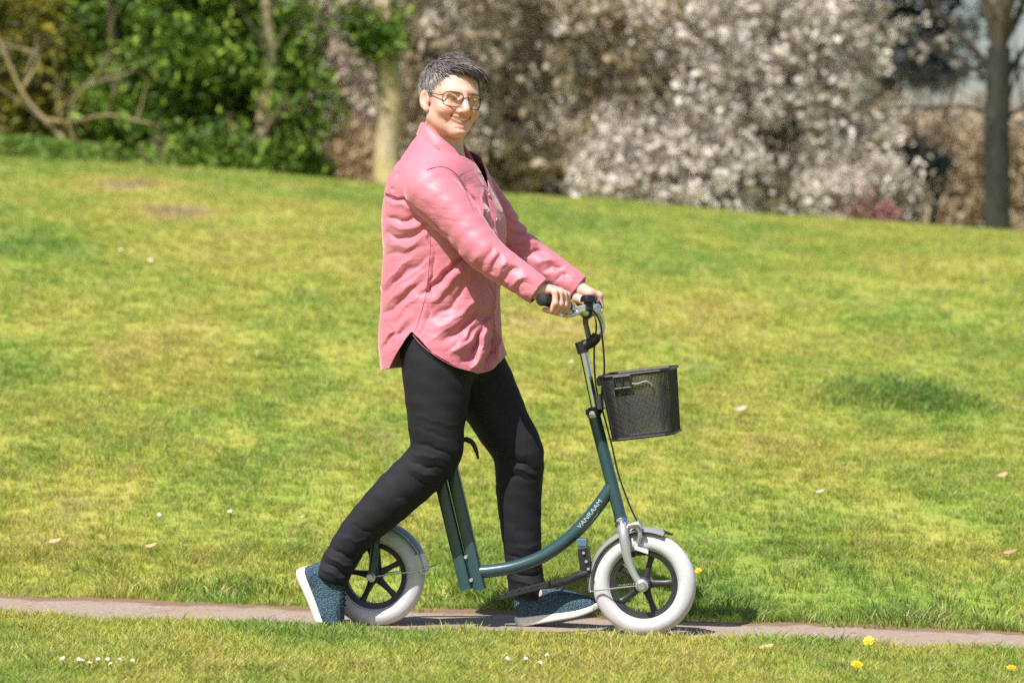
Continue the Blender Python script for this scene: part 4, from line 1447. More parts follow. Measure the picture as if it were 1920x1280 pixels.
def body_sdf(P):
    P = np.asarray(P, np.float32)
    d = d_chain(P, [S(828, 620), S(826, 520), S(826, 430), S(828, 350)], [.125, .115, .120, .105], .05)
    d = smin(d, d_cone(P, SH_R - TN * .02, SH_L + TN * .02, .055, .055), .05)
    for sh, el, wr in ((SH_R, EL_R, WR_R), (SH_L, EL_L, WR_L)):
        d = smin(d, d_chain(P, [sh, el, wr], [.048, .038, .0255], .02), .03)
    for hp, kn, an in ((HIP_R, KNEE_R, ANK_R), (HIP_L, KNEE_L, ANK_L)):
        d = smin(d, d_chain(P, [hp, kn, an], [.080, .050, .034], .03), .04)
    d = smin(d, d_cone(P, ANK_R, S(600, 1105, .105), .036, .028), .02)
    d = smin(d, d_cone(P, ANK_L, S(1070, 1140, -.12), .036, .026), .02)
    # neck, with a soft fold under the jaw
    d = smin(d, d_cone(P, S(826, 300, 0), HW((0, -.022, -.055)), .066, .055), .035)
    q = P - HC.astype(np.float32)
    near = (q * q).sum(1) < .20 ** 2
    if near.any():
        e = np.full(len(P), 1.0, np.float32)
        e[near] = head_sdf(HL(P[near]))
        h = smin(d[near], e[near], .018)
        d = d.copy(); d[near] = h
    for hj, wr in ((HJ_R, WR_R), (HJ_L, WR_L)):
        c = hj[0](0, 0, 0)
        q = P - c.astype(np.float32)
        near = (q * q).sum(1) < .13 ** 2
        if near.any():
            d = d.copy(); d[near] = smin(d[near], hand_sdf(P[near], hj, wr), .010)
    return d

hlo, hhi = HC - (.115, .135, .15), HC + (.125, .125, .135)
hands = [h[0](0, 0, 0) for h in (HJ_R, HJ_L)]
bx = lattice(-.66, .36, .011, [(hlo[0], hhi[0], .0020)] + [(c[0] - .09, c[0] + .07, .0026) for c in hands])
by = lattice(-.36, .52, .011, [(hlo[1], hhi[1], .0020)] + [(c[1] - .075, c[1] + .075, .0026) for c in hands])
bz = lattice(-.03, 1.72, .011, [(hlo[2], hhi[2], .0020)] + [(c[2] - .05, c[2] + .07, .0026) for c in hands])
BV, BF = nets(body_sdf, bx, by, bz)
bme = mesh_np('body', BV, BF)
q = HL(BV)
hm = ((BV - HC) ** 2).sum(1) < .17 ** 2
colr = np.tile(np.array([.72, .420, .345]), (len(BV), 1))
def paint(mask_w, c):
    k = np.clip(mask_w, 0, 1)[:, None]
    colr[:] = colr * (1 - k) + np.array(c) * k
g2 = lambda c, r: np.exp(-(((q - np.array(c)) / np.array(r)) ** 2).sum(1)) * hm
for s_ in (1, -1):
    paint(.62 * g2((s_ * .042, .075, -.032), (.022, .05, .018)), (.66, .22, .16))  # cheek flush, deepened with painted warm shade
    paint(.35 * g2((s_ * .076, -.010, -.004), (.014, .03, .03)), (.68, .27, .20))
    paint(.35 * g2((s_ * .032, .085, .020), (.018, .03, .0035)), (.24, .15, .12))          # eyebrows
paint(.35 * g2((0, .06, -.085), (.05, .05, .03)), (.66, .27, .20))  # chin and mouth reddened: warm shade put into the skin colour
paint(.30 * g2((0, .09, .055), (.05, .05, .03)), (.78, .52, .42))  # forehead paled: a highlight put into the skin colour
paint(.45 * g2((0, .108, -.028), (.012, .02, .012)), (.68, .22, .17))  # nose redness, deepened with painted warm shade
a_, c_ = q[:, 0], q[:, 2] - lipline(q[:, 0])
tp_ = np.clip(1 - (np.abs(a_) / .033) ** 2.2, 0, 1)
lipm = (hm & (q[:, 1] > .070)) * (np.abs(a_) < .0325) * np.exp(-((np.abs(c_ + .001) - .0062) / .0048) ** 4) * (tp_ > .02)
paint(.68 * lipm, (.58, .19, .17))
cattr(bme, 'tone', colr)  # skin's own colour plus the painted shade and forehead highlight
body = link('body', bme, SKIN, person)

# eyes, teeth
EYE = plain('eye_white', (.78, .74, .70), .2, spec=.6, var=.03)
IRIS = plain('dark_iris', (.045, .035, .030), .15, var=.2)
for s_ in (1, -1):
    c = HW((s_ * .0320, .0715, .0040))
    e = MB().ball(c, .0122, (hr, hu, hf), 20, 14).build('eye', EYE, body)
    MB().lathe(c, hf - hr * .3 * 1 + 0 * hu, [(0, .01245), (.004, .0121), (.0056, .0113), (.0058, .0108)], 20).build('iris', IRIS, e)
V, F = [], []
m_ = 15
for k in range(m_):
    a = -.0275 + .055 * k / (m_ - 1)
    b = .0845 - 10.0 * a * a
    for c in (.0046, .0008, -.0040):
        V.append(HW((a, b + (.001 if c == .0005 else 0), lipline(a) + c)))
for k in range(m_ - 1):
    for j in range(2):
        F.append((k * 3 + j, k * 3 + 3 + j, k * 3 + 4 + j, k * 3 + 1 + j))
V2 = [np.array(v) - hf * .004 for v in V]
mb = MB().add(V + V2, F + [tuple(len(V) + i for i in reversed(f)) for f in F])
mb.build('teeth', plain('teeth', (.80, .77, .71), .25, var=.05), body)

# --- hair: a close cap with short locks combed forward and to the far side
HAIR = NT('salt_and_pepper_hair')
_t = HAIR.attr('tint')
_c = HAIR.ramp(_t, [(.0, (.030, .025, .024)), (.36, (.100, .084, .080)), (.64, (.22, .190, .186)), (.95, (.50, .46, .455))])
HAIR = HAIR.bsdf(_c, .55, spec=.3, normal=HAIR.bump(HAIR.noise(500, 2, HAIR.obj((1, 1, .2))), .3, .001))
def hairline(q):
    """>0 on the scalp: above a line from nape over the ear to the forehead"""
    b, c = q[:, 1], q[:, 2]
    line = np.interp(b, [-.12, -.06, -.028, -.012, .006, .022, .040, .060, .085], [-.070, -.072, -.058, .020, -.012, .028, .066, .078, .082])
    return c - line
def cap_sdf(P):
    q = HL(np.asarray(P, np.float32))
    d = d_ell(q, (0, -.020, .040), (.0790, .0960, .0880))
    d = smin(d, d_ell(q, (0, -.050, -.020), (.066, .058, .062)), .02)
    d = d + .0022 * np.sin(q[:, 0] * 260 + q[:, 1] * 120) * np.sin(q[:, 1] * 190 - q[:, 2] * 150)
    return smax(d, -hairline(q) * .6, .006)
CV, CF = nets(cap_sdf, *uniform(HC - (.13, .14, .12), HC + (.13, .14, .16), .0035))
cme = mesh_np('hair', CV, CF)
fattr(cme, 'tint', RNG.uniform(.15, .45, len(CV)))
hair = link('hair', cme, HAIR, person)
r = np.random.default_rng(12)
V, F, T = [], [], []
nl = 0
while nl < 8200:
    p = r.normal(0, 1, 3); p /= np.linalg.norm(p)
    q = np.array([0, -.020, .040]) + p * np.array([.0800, .0965, .0885])
    if hairline(q[None])[0] < .004: continue
    # combing: down at the back and sides, forward and to her left on top
    crown = np.array([.012, -.070, .115])
    flow = q - crown
    flow = flow / (np.linalg.norm(flow) + 1e-6)
    flow = flow + np.array([-.55, .35, 0]) * np.clip((q[2] - .05) / .06, 0, 1) + np.array([-.75, -.10, .40]) * np.clip((q[1] - .02) / .04, 0, 1) + np.array([0, -.25, -.7]) * np.clip((.06 - q[2]) / .06, 0, 1)
    n_ = p / np.array([.08, .0965, .0885]); n_ /= np.linalg.norm(n_)
    flow -= n_ * (flow @ n_); flow /= np.linalg.norm(flow)
    flow += r.normal(0, .16, 3); 
    front = q[1] > .030
    if q[0] < -.045 and q[1] > 0 and q[2] < .10: continue_ = .55
    else: continue_ = 1.0
    if q[1] > -.02 and abs(q[0]) > .05: continue_ *= .9
    L = continue_ * r.uniform(.022, .040) * (.85 if front else 1) * (.6 if q[2] < 0 else 1)
    side = np.cross(flow, n_); side /= np.linalg.norm(side)
    w = r.uniform(.0004, .0010)
    pp = q - n_ * .004
    lift = r.uniform(.05, .42)
    base = len(V); st = 5
    for k in range(st):
        u = k / (st - 1)
        d = flow + n_ * (lift * (1 - 1.7 * u))
        if k: pp = pp + d / np.linalg.norm(d) * L / (st - 1)
        # keep it outside the scalp
        e = (pp - np.array([0, -.020, .040])) / np.array([.0805, .097, .0893])
        ln = np.linalg.norm(e)
        if ln < 1 and not (front and u > .4): pp = np.array([0, -.020, .040]) + (pp - np.array([0, -.020, .040])) / ln
        ww = w * (1 - u ** 2.2) + .0002
        V += [pp - side * ww, pp + n_ * ww * .9, pp + side * ww]
    for k in range(st - 1):
        for j in range(2):
            F.append((base + k * 3 + j, base + k * 3 + 3 + j, base + k * 3 + 4 + j, base + k * 3 + 1 + j))
    T += [np.clip(r.normal(.39, .16) + .26 * np.clip((.095 - q[2]) / .05, 0, 1) - (.12 if q[0] < -.02 and q[1] > 0 else 0), 0, 1)] * (st * 3)
    nl += 1
# fringe: longer locks from the parting across the forehead
for i in range(700):
    a = r.uniform(-.066, .046)
    q = np.array([a, .062 - 5.0 * a * a + r.normal(0, .006), .098 - 3.5 * a * a + r.normal(0, .005)])
    k_ = np.clip((.030 - a) / .06, 0, 1)
    tgt = q + np.array([-.020 - .014 * r.random(), .018, -.014 - .022 * k_ * r.random()])
    w = r.uniform(.0004, .0009); base = len(V); st = 5
    for k in range(st):
        u = k / (st - 1)
        pp = q + (tgt - q) * u + np.array([0, .010 * math.sin(u * 3.0), .006 * math.sin(u * 3.14)])
        n_ = np.array([pp[0] * 2, .8, .5]); n_ /= np.linalg.norm(n_)
        sd = np.cross(tgt - q, n_); sd /= np.linalg.norm(sd)
        ww = w * (1 - u ** 2.5) + .0002
        V += [pp - sd * ww, pp + n_ * ww, pp + sd * ww]
    for k in range(st - 1):
        for j in range(2):
            F.append((base + k * 3 + j, base + k * 3 + 3 + j, base + k * 3 + 4 + j, base + k * 3 + 1 + j))
    T += [np.clip(r.normal(.30, .2), 0, 1)] * (st * 3)
lme = mesh_np('lock', HW(np.array(V)), np.array(F))
fattr(lme, 'tint', T)
kind(link('lock', lme, HAIR, hair), 'stuff')

# --- glasses: thin frame, two lenses, temples
GF = plain('brass_brown_frame', (.13, .075, .032), .35, .3, var=.3)
gl = bpy.data.objects.new('glasses', None); COL.objects.link(gl); gl.parent = person; gl.location = Vector(HW((0, .1, 0))) - person.location
LENS = NT('lens')
_b = LENS.n('ShaderNodeBsdfTransparent'); _b.inputs[0].default_value = (.99, .985, .965, 1)
_g = LENS.n('ShaderNodeBsdfGlossy'); _g.inputs['Roughness'].default_value = .03
_f = LENS.n('ShaderNodeFresnel'); _f.inputs[0].default_value = 1.12
_m = LENS.n('ShaderNodeMixShader'); LENS.l(_f.outputs[0], _m.inputs[0]); LENS.l(_b.outputs[0], _m.inputs[1]); LENS.l(_g.outputs[0], _m.inputs[2])
LENS.l(_m.outputs[0], LENS.out.inputs['Surface'])
def lens_pt(s_, a, k=1.0):
    ca, sa = math.cos(a), math.sin(a)
    x = .0265 * np.sign(ca) * abs(ca) ** .62 * k
    z = .0205 * np.sign(sa) * abs(sa) ** .72 * k
    return (s_ * .0355 + x, .1010 - 8 * (s_ * .0355 + x) ** 2 , -.0005 + z + (.002 if sa > 0 else 0))
for s_ in (1, -1):
    ring = [HW(lens_pt(s_, a)) for a in np.linspace(0, 2 * math.pi, 33)]
    MB().tube(ring, .00155, 8, 0, cap=False).build('rim', GF, gl)
    V = [HW(lens_pt(s_, a, .985)) for a in np.linspace(0, 2 * math.pi, 32, endpoint=False)]
    c = np.mean(V, axis=0) + hf * .0012
    Vb = [v - hf * .0016 for v in V]
    F = [(32, i, (i + 1) % 32) for i in range(32)] + [(65, 33 + (i + 1) % 32, 33 + i) for i in range(32)] + [(i, 33 + i, 33 + (i + 1) % 32, (i + 1) % 32) for i in range(32)]
    MB().add(V + [c] + Vb + [c - hf * .0016], F).build('lens', LENS.m, gl)
    MB().tube([HW(p) for p in (lens_pt(s_, .35 if s_ > 0 else math.pi - .35), (s_ * .066, .074, .0085), (s_ * .0745, .045, .009), (s_ * .0800, -.002, .010), (s_ * .0790, -.018, .000))], [.0019, .0019, .0016, .0015, .0012], 8, 4).build('temple', GF, gl)
    MB().ball(HW((s_ * .0105, .0985, -.006)), (.0018, .0018, .0034), (hr, hf, hu), 8, 6).build('nose_pad', LENS.m, gl)
MB().tube([HW(p) for p in ((.0100, .1000, .007), (0, .1035, .0100), (-.0100, .1000, .007))], .0014, 8, 4).build('bridge', GF, gl)
# earring
MB().lathe(HW((.085, -.010, -.044)), hr, [(0, .003), (.0028, .002), (.0032, -.001), (0, -.002)], 12).build('earring', plain('dark_pearl', (.05, .045, .045), .2, .3), person)
# ------------------------------------------------------------------ blouse
SATIN = NT('pink_satin')
_n = SATIN.noise(5, 4, SATIN.obj())
_c = SATIN.ramp(_n, [(.3, (.520, .150, .205)), (.7, (.620, .200, .262))])
_mp = SATIN.n('ShaderNodeMapping'); SATIN.l(SATIN.obj(), _mp.inputs['Vector']); _mp.inputs['Rotation'].default_value = (0, math.radians(-42), 0); _mp.inputs['Scale'].default_value = (.7, 1.5, 3.2)
_h = SATIN.math('ADD', SATIN.math('MULTIPLY', SATIN.noise(6, 2, _mp.outputs[0], .55, .9), .85), SATIN.math('MULTIPLY', SATIN.noise(26, 2, SATIN.obj((1, 1, 1.6))), .15))
_b = SATIN.bump(_h, .42, .014)
SATIN = SATIN.bsdf(_c, .50, spec=.37, normal=_b, Sheen_Weight=.45, Sheen_Roughness=.4, Sheen_Tint=(1, .80, .85))

TL = [  # image row, left edge, right edge of the trunk, half width across
    (240, 786, 862, .060), (258, 779, 872, .074), (272, 772, 882, .090), (288, 762, 893, .118), (302, 748, 906, .160), (325, 732, 916, .182), (360, 722, 924, .188), (400, 719, 936, .186), (445, 719, 942, .180), (500, 720, 940, .176),
    (560, 716, 936, .176), (610, 712, 936, .182), (650, 713, 940, .188), (700, 717, 944, .192), (740, 717, 944, .192)]
tc = np.array([S((l + r_) / 2, y, 0) for y, l, r_, _ in TL])
ta = []
for y, l, r_, b in TL:
    w = (r_ - l) / 2 / 640
    ta.append(math.sqrt(max(.05 ** 2, w * w - (b * math.sin(TW)) ** 2)) / math.cos(TW))
ta = np.array(ta); tb = np.array([t[3] for t in TL])
t_order = np.argsort(tc[:, 2])
tz = tc[t_order, 2]
def lerp_s(z, v):
    # smooth interpolation over the rows
    v = np.asarray(v)[t_order]
    zz = np.linspace(tz[0], tz[-1], 60)
    vv = np.interp(zz, tz, v)
    vv = np.convolve(np.pad(vv, 3, 'edge'), np.ones(7) / 7, 'valid')
    return np.interp(z, zz, vv)
def trunk_uvab(P, grow=0.0):
    z = P[:, 2]
    cx, cy = lerp_s(z, tc[:, 0]), lerp_s(z, tc[:, 1])
    x, y = P[:, 0] - cx, P[:, 1] - cy
    u = x * TF[0] + y * TF[1]; v = x * TN[0] + y * TN[1]
    return u, v, lerp_s(z, ta) + grow, lerp_s(z, tb) + grow
def trunk_sdf(P, grow=0.0):
    u, v, a, b = trunk_uvab(P, grow)
    e = 2.35
    k = ((np.abs(u) / a) ** e + (np.abs(v) / b) ** e) ** (1 / e) + 1e-6
    d = (k - 1) * np.minimum(a, b) * .92
    ztop = float(S(0, 246, 0)[2])
    return smax(d, (P[:, 2] - ztop), .05)

# folds: ridges (+) and furrows (-) drawn over the near side: points, height, width in pixels
FOLDS = [
    (((720, 362), (760, 376), (800, 402), (832, 440)), -.0065, 3.0), (((722, 372), (760, 386), (798, 412)), .0040, 6),
    (((722, 404), (760, 412), (792, 408)), -.0080, 6), (((722, 420), (765, 428), (800, 415)), .0055, 8),
    (((722, 436), (750, 446), (788, 436), (812, 416)), -.0090, 6), (((722, 458), (765, 462), (806, 440)), .0050, 9),
    (((722, 482), (760, 474), (800, 456)), -.0040, 7),
    (((722, 548), (745, 528), (775, 500), (800, 480)), -.0095, 8), (((724, 566), (760, 540), (800, 500)), .0060, 9), (((720, 590), (755, 566), (790, 540)), -.0050, 7),
    (((783, 640), (800, 600), (810, 540), (812, 470), (806, 430)), -.0050, 3.5),
    (((790, 558), (828, 522), (862, 486), (880, 462)), -.0090, 8), (((800, 574), (850, 530), (890, 490)), .0070, 10), (((806, 600), (850, 566), (884, 530), (905, 505)), -.0085, 8),
    (((815, 620), (860, 590), (900, 556)), .0060, 11), (((828, 646), (870, 610), (912, 580)), -.0085, 8), (((845, 662), (886, 634), (916, 604)), .0070, 9),
    (((862, 680), (884, 654), (905, 620), (920, 590)), -.0100, 8), (((884, 690), (902, 650), (922, 606)), .0085, 8), (((905, 690), (918, 655), (930, 615)), -.0090, 7), (((926, 676), (932, 650), (936, 625)), .0060, 6),
    (((735, 640), (745, 610), (770, 585)), .0045, 10), (((718, 655), (735, 628), (765, 606)), -.0050, 8),
    (((866, 330), (880, 370), (905, 410), (925, 440)), -.0040, 7), (((876, 352), (900, 384), (925, 420)), .0050, 9), (((905, 360), (922, 400), (930, 440)), -.0060, 6),
    (((896, 312), (905, 380), (917, 450)), .0040, 4), (((912, 430), (918, 500), (925, 560), (930, 640)), .0035, 4),
    (((742, 300), (748, 303)), -.0030, 4), (((740, 328), (746, 334)), -.0035, 4), (((734, 352), (741, 358)), -.0030, 3), (((752, 312), (760, 318)), .003, 7),
]
_fr = random.Random(4)
for _p, _h, _w in list(FOLDS[7:24]):                     # lesser creases running beside the main ones
    for _k in (-1, 1):
        _off = _k * _w * _fr.uniform(1.5, 2.4)
        _c0, _c1 = _fr.uniform(-.15, .2), _fr.uniform(-.2, .15)
        _q = [(x + _off * .6 + (x1 - x0) * _c0, y + _off * .8 + (y1 - y0) * _c1) for (x, y), (x0, y0), (x1, y1) in zip(_p, [_p[0]] * 9, [_p[-1]] * 9)]
        FOLDS.append((tuple(_q), -_h * _fr.uniform(.25, .5), _w * .55))
FOLDS = [(p, h * (.68 if 1 <= i <= 9 else 1.0), max(2.4, w * .72)) for i, (p, h, w) in enumerate(FOLDS)]
SLEEVE_FOLDS = [
    (((798, 316), (830, 312), (852, 324), (868, 344), (874, 360)), -.0050, 3.2), 
    (((924, 512), (932, 490), (940, 478)), -.0085, 5), (((934, 520), (944, 500), (956, 488)), .0060, 5), (((944, 528), (958, 512), (974, 504)), -.0090, 5), (((950, 540), (970, 526), (990, 520)), .0055, 5),
    (((962, 552), (982, 540), (1000, 538)), -.0075, 5), (((905, 500), (915, 478), (925, 462)), -.0045, 6), (((885, 486), (900, 470)), .0035, 8),
    (((850, 470), (900, 515), (940, 530)), .003, 9), (((790, 380), (830, 420), (870, 470)), -.0025, 14),
]
LEFT_FOLDS = [(((940, 400), (962, 412), (985, 412)), -.007, 5), (((955, 440), (978, 432), (1000, 436)), -.008, 5), (((965, 455), (990, 448), (1012, 452)), .005, 5), (((985, 478), (1008, 468), (1030, 474)), -.008, 5), (((1000, 492), (1020, 484), (1042, 490)), .005, 5), (((1015, 506), (1035, 498), (1055, 506)), -.007, 5), (((1038, 524), (1052, 516), (1072, 522)), -.006, 5)]
def folds(P, table, side=None):
    px, py = proj(P.astype(np.float64))
    px, py = px + 3.5 * np.sin(py * .061 + px * .023) + 1.6 * np.sin(py * .17 - px * .11), py + 3.5 * np.sin(px * .057 - py * .031) + 1.6 * np.sin(px * .19 + py * .09)
    out = np.zeros(len(P), np.float32)
    for pts_, h, w in table:
        xs = [p[0] for p in pts_]; ys = [p[1] for p in pts_]
        m = (px > min(xs) - 3 * w - 4) & (px < max(xs) + 3 * w + 4) & (py > min(ys) - 3 * w - 4) & (py < max(ys) + 3 * w + 4)
        if side is not None: m &= side
        if not m.any(): continue
        best = None; n = len(pts_) - 1
        for i in range(n):
            d, t = seg_d2(px[m], py[m], pts_[i], pts_[i + 1])
            u = (i + t) / n
            amp = np.clip(np.sin(np.clip(u, 0, 1) * math.pi), 0, 1) ** .65 * .9 + .10
            v = np.exp(-(np.abs(d) / w) ** 1.35) * amp
            best = v if best is None else np.maximum(best, v)
        out[m] += (h * best).astype(np.float32)
    return out

LEG_R = [HIP_R + UP * .0, S(820, 720, .095), S(818, 800, .105), S(814, 856, .105), S(748, 922, .105), S(705, 964, .105), S(670, 1000, .105), S(643, 1040, .105), S(624, 1076, .105)]
RAD_R = [.104, .097, .080, .073, .068, .060, .052, .048, .0475]
LEG_L = [HIP_L + UP * .0, S(905, 725, -.10), S(945, 800, -.112), S(972, 850, -.115), S(973, 920, -.118), S(976, 980, -.12), S(982, 1050, -.122), S(989, 1118, -.125)]
RAD_L = [.100, .095, .080, .0735, .066, .059, .0525, .0520]
SL_R = ([SH_R + TF * -.005 + UP * -.005, SH_R * .5 + EL_R * .5, EL_R, WR_R * .55 + EL_R * .45, WR_R + (WR_R - EL_R) * .02], [.074, .062, .049, .043, .040])
SL_L = ([SH_L, SH_L * .5 + EL_L * .5, EL_L, WR_L * .55 + EL_L * .45, WR_L + (WR_L - EL_L) * .02], [.066, .060, .052, .044, .039])
def flowing(pts, rad, k=3, grow=.003):
    """more stations along a limb, so that the cloth runs on without swelling at each joint"""
    return list(spline(np.array(pts), k)), [r_ + grow for r_ in spline(np.array(rad)[:, None], k)[:, 0]]
SL_R, SL_L = flowing(*SL_R), flowing(*SL_L)
LEGS_R, LEGS_L = flowing(LEG_R, RAD_R, 3, .0015), flowing(LEG_L, RAD_L, 3, .0015)
HEM_A = [-180, -150, -126, -95, -70, -40, -20, 0, 18, 33, 54, 75, 85, 95, 109, 125, 150, 180]
HEM_Y = [694, 694, 688, 617, 640, 664, 672, 684, 693, 697, 684, 657, 634, 617, 652, 689, 695, 694]
def hem_row(u, v, a, b):
    """how low the shirt tail hangs round the trunk: slits at the sides, tails in front and behind"""
    return np.interp(np.degrees(np.arctan2(v / b, u / a)), HEM_A, HEM_Y)
def shirt_outer(P):
    P = np.asarray(P, np.float32)
    u, v, a, b = trunk_uvab(P)
    near = v > -.02
    d = trunk_sdf(P)
    # slopes of the shoulders
    d = smin(d, d_cone(P, S(832, 300, 0) , SH_R + UP * .008, .070, .060), .045)
    d = smin(d, d_cone(P, S(832, 300, 0) , SH_L + UP * .008, .070, .058), .045)
    # bust and belly
    for s_ in (1, -1):
        c = S(872, 430, 0) + TN * (.078 * s_)
        d = smin(d, d_ell(P, c, (.082, .078, .085)), .06)
    d = d - .0016 * np.sin(P[:, 2] * 34 + u * 26 + 2 * np.sin(v * 17)) * np.clip((S(0, 330, 0)[2] - P[:, 2]) / .1, 0, 1)
    sr = d_chain(P, SL_R[0], SL_R[1], .008)
    sr = sr - folds(P, SLEEVE_FOLDS) * 1.35 - .0010 * np.sin((P @ np.array([30, 60, 48], np.float32)))
    sl = d_chain(P, SL_L[0], SL_L[1], .008) - folds(P, LEFT_FOLDS) * 1.3 - .0018 * np.sin((P @ np.array([55, 20, 70], np.float32)))
    # the hips push the cloth out
    d = smin(d, d_ell(P, S(836, 640, 0), (.147, .162, .16)), .03)
    d = smin(d, d_cone(P, LEG_R[0], LEG_R[1], RAD_R[0] + .011, RAD_R[1] + .011), .03)
    d = smin(d, d_cone(P, LEG_L[0], LEG_L[1], RAD_L[0] + .011, RAD_L[1] + .011), .03)
    d = d - folds(P, FOLDS, near) * 1.45
    d = smin(d, sr, .010)
    d = smin(d, sl, .012)
    return d
def shirt_cut(P):
    """> 0 where the cloth is cut away: below the tails, past the cuffs, inside the neck opening"""
    P = np.asarray(P, np.float32)
    u, v, a, b = trunk_uvab(P)
    zrow = S(830, 600, 0)[2] - (hem_row(u, v, a, b) - 600) / 640.0
    c = np.where(P[:, 2] < S(0, 585, 0)[2], (zrow - P[:, 2]) * .6, -.05)
    for wr, el in ((WR_R, EL_R), (WR_L, EL_L)):
        ax = (wr - el) / np.linalg.norm(wr - el)
        s_ = (P - wr.astype(np.float32)) @ ax.astype(np.float32)
        loc = ((P - wr.astype(np.float32)) ** 2).sum(1) < .09 ** 2
        c = np.where(loc, np.maximum(c, s_ - .003), c)
    # neck: a slanting plane, and the open V in front of it
    nn = (TF * .50 + UP * .866).astype(np.float32)
    q = P - S(828, 268, 0).astype(np.float32)
    c = np.maximum(c, np.where((q * q).sum(1) < .13 ** 2, q @ nn, -.05))
    q = P - S(884, 300, 0).astype(np.float32)
    uu, vv, ww = q @ TF.astype(np.float32), q @ TN.astype(np.float32), q[:, 2]
    vc = (np.clip(.004 + .50 * (ww + .085), 0, .06) - np.abs(vv)) * .8
    c = np.maximum(c, np.where((uu > -.05) & (ww > -.10) & (ww < .08), vc, -.05))
    return c
SV, SF = nets(shirt_outer, *uniform((-.44, -.40, .70), (.29, .56, 1.55), .0042), band=1.0, pad=.012)
cv = shirt_cut(SV)
SF = SF[(cv[SF] < 0).any(1)]
usd = np.unique(SF)
rim_ = usd[cv[usd] > 0]
for _ in range(5):                                       # draw the cut edge onto the cutting line
    p = SV[rim_]; e = .0012
    c0 = shirt_cut(p); g_ = np.stack([shirt_cut(p + np.eye(3, dtype=np.float32)[k] * e) - c0 for k in range(3)], -1) / e
    st = c0[:, None] * g_ / np.maximum((g_ * g_).sum(1), .15)[:, None]
    st *= np.minimum(1, .006 / np.maximum(np.linalg.norm(st, axis=1), 1e-9))[:, None]
    p = p - st
    d0 = shirt_outer(p); n_ = np.stack([shirt_outer(p + np.eye(3, dtype=np.float32)[k] * e) - d0 for k in range(3)], -1) / e
    SV[rim_] = p - np.clip(d0, -.003, .003)[:, None] * n_ / np.maximum((n_ * n_).sum(1), .3)[:, None]
remap = np.full(len(SV), -1); remap[usd] = np.arange(len(usd))
blouse = link('blouse', mesh_np('blouse', SV[usd], remap[SF]), SATIN, person)
_so = blouse.modifiers.new('cloth', 'SOLIDIFY'); _so.thickness = .0026; _so.offset = -1

# collar: a stand with a folded leaf, open at the front
def collar_ring(phi, lift, grow):
    """phi 0 = front, measured round the neck; the ring drops towards the front"""
    c = NECK + TF * .004
    back = (1 - math.cos(phi)) / 2
    z = (.028 * back - .085 * (1 - back) ** 1.7) + .020
    return c + TF * (math.cos(phi) * (.068 + grow) + .010 * (1 - back)) + TN * (math.sin(phi) * (.066 + grow)) + UP * (z + lift)
V, F = [], []
prof = [(-.014, .000), (.006, -.003), (.017, -.002), (.020, .003), (.015, .008), (.000, .014), (-.016, .019), (-.018, .0165), (-.002, .0105), (.012, .004)]
m_ = 60
for k in range(m_ + 1):
    phi = math.radians(16 + 328 * k / m_)
    e = min(k, m_ - k) / 9.0
    for l, g_ in prof:
        s_ = 1.0 if e > 1 else .75 + .25 * e
        drop = -.012 * (1 - min(e, 1)) if g_ > .006 else 0
        V.append(collar_ring(phi, l * s_ + drop, g_))
n_ = len(prof)
for k in range(m_):
    for j in range(n_):
        F.append((k * n_ + j, (k + 1) * n_ + j, (k + 1) * n_ + (j + 1) % n_, k * n_ + (j + 1) % n_))
F.append(tuple(range(n_))); F.append(tuple(m_ * n_ + j for j in reversed(range(n_))))
MB().add(V, F).build('collar', SATIN, blouse, sharp=70)
# placket strip and buttons down the front, lying on the cloth
def on_front(row, v, out=.001):
    z = S(900, row, 0)[2]
    P0 = None
    lo_, hi_ = 0.0, .30
    cx = np.array([lerp_s(np.array([z]), tc[:, 0])[0], lerp_s(np.array([z]), tc[:, 1])[0], z])
    for _ in range(22):
        md = (lo_ + hi_) / 2
        p = (cx + TF * md + TN * v)[None].astype(np.float32)
        if shirt_outer(p)[0] < 0: lo_ = md
        else: hi_ = md
    return cx + TF * (lo_ + out) + TN * v
rows = np.linspace(362, 676, 40)
V, F = [], []
for y in rows:
    for v, o in ((-.014, .0002), (-.012, .0026), (.012, .0026), (.014, .0002)):
        V.append(on_front(y, v, o))
for k in range(len(rows) - 1):
    for j in range(3):
        F.append((k * 4 + j, k * 4 + 4 + j, k * 4 + 5 + j, k * 4 + 1 + j))
MB().add(V, F).build('placket', SATIN, blouse)
BTN = plain('pink_button', (.62, .24, .28), .25, var=.1)
for y in (366, 412, 464, 520, 576, 632):
    p = on_front(y, 0, .003)
    MB().lathe(p, TF, [(0, .0025), (.004, .0028), (.0056, .0018), (.0058, 0), (0, -.001)], 14).build('button', BTN, blouse)
# seams: sewn lines followed over the cloth, dark colour standing in for their shadow
SEAM = plain('shaded_plum_seam', (.23, .045, .085), .6, var=.1)
def on_cloth(f, px, py, t0=.40, t1=-.15, out=.0004):
    a, b = S(px, py, t0), S(px, py, t1)
    k = np.linspace(0, 1, 140)
    d = f((a + (b - a) * k[:, None]).astype(np.float32))
    i = int(np.argmax(d < 0))
    if i == 0: return None
    kk = k[i - 1] + (k[i] - k[i - 1]) * d[i - 1] / (d[i - 1] - d[i])
    return a + (b - a) * (kk - out / np.linalg.norm(b - a))
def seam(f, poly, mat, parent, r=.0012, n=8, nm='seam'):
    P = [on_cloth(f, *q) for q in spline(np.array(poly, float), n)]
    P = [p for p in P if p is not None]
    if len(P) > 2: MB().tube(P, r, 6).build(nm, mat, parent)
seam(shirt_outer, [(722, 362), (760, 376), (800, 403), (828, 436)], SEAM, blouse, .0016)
seam(shirt_outer, [(800, 318), (830, 313), (852, 324), (868, 344), (876, 366), (886, 392)], SEAM, blouse, .0014)
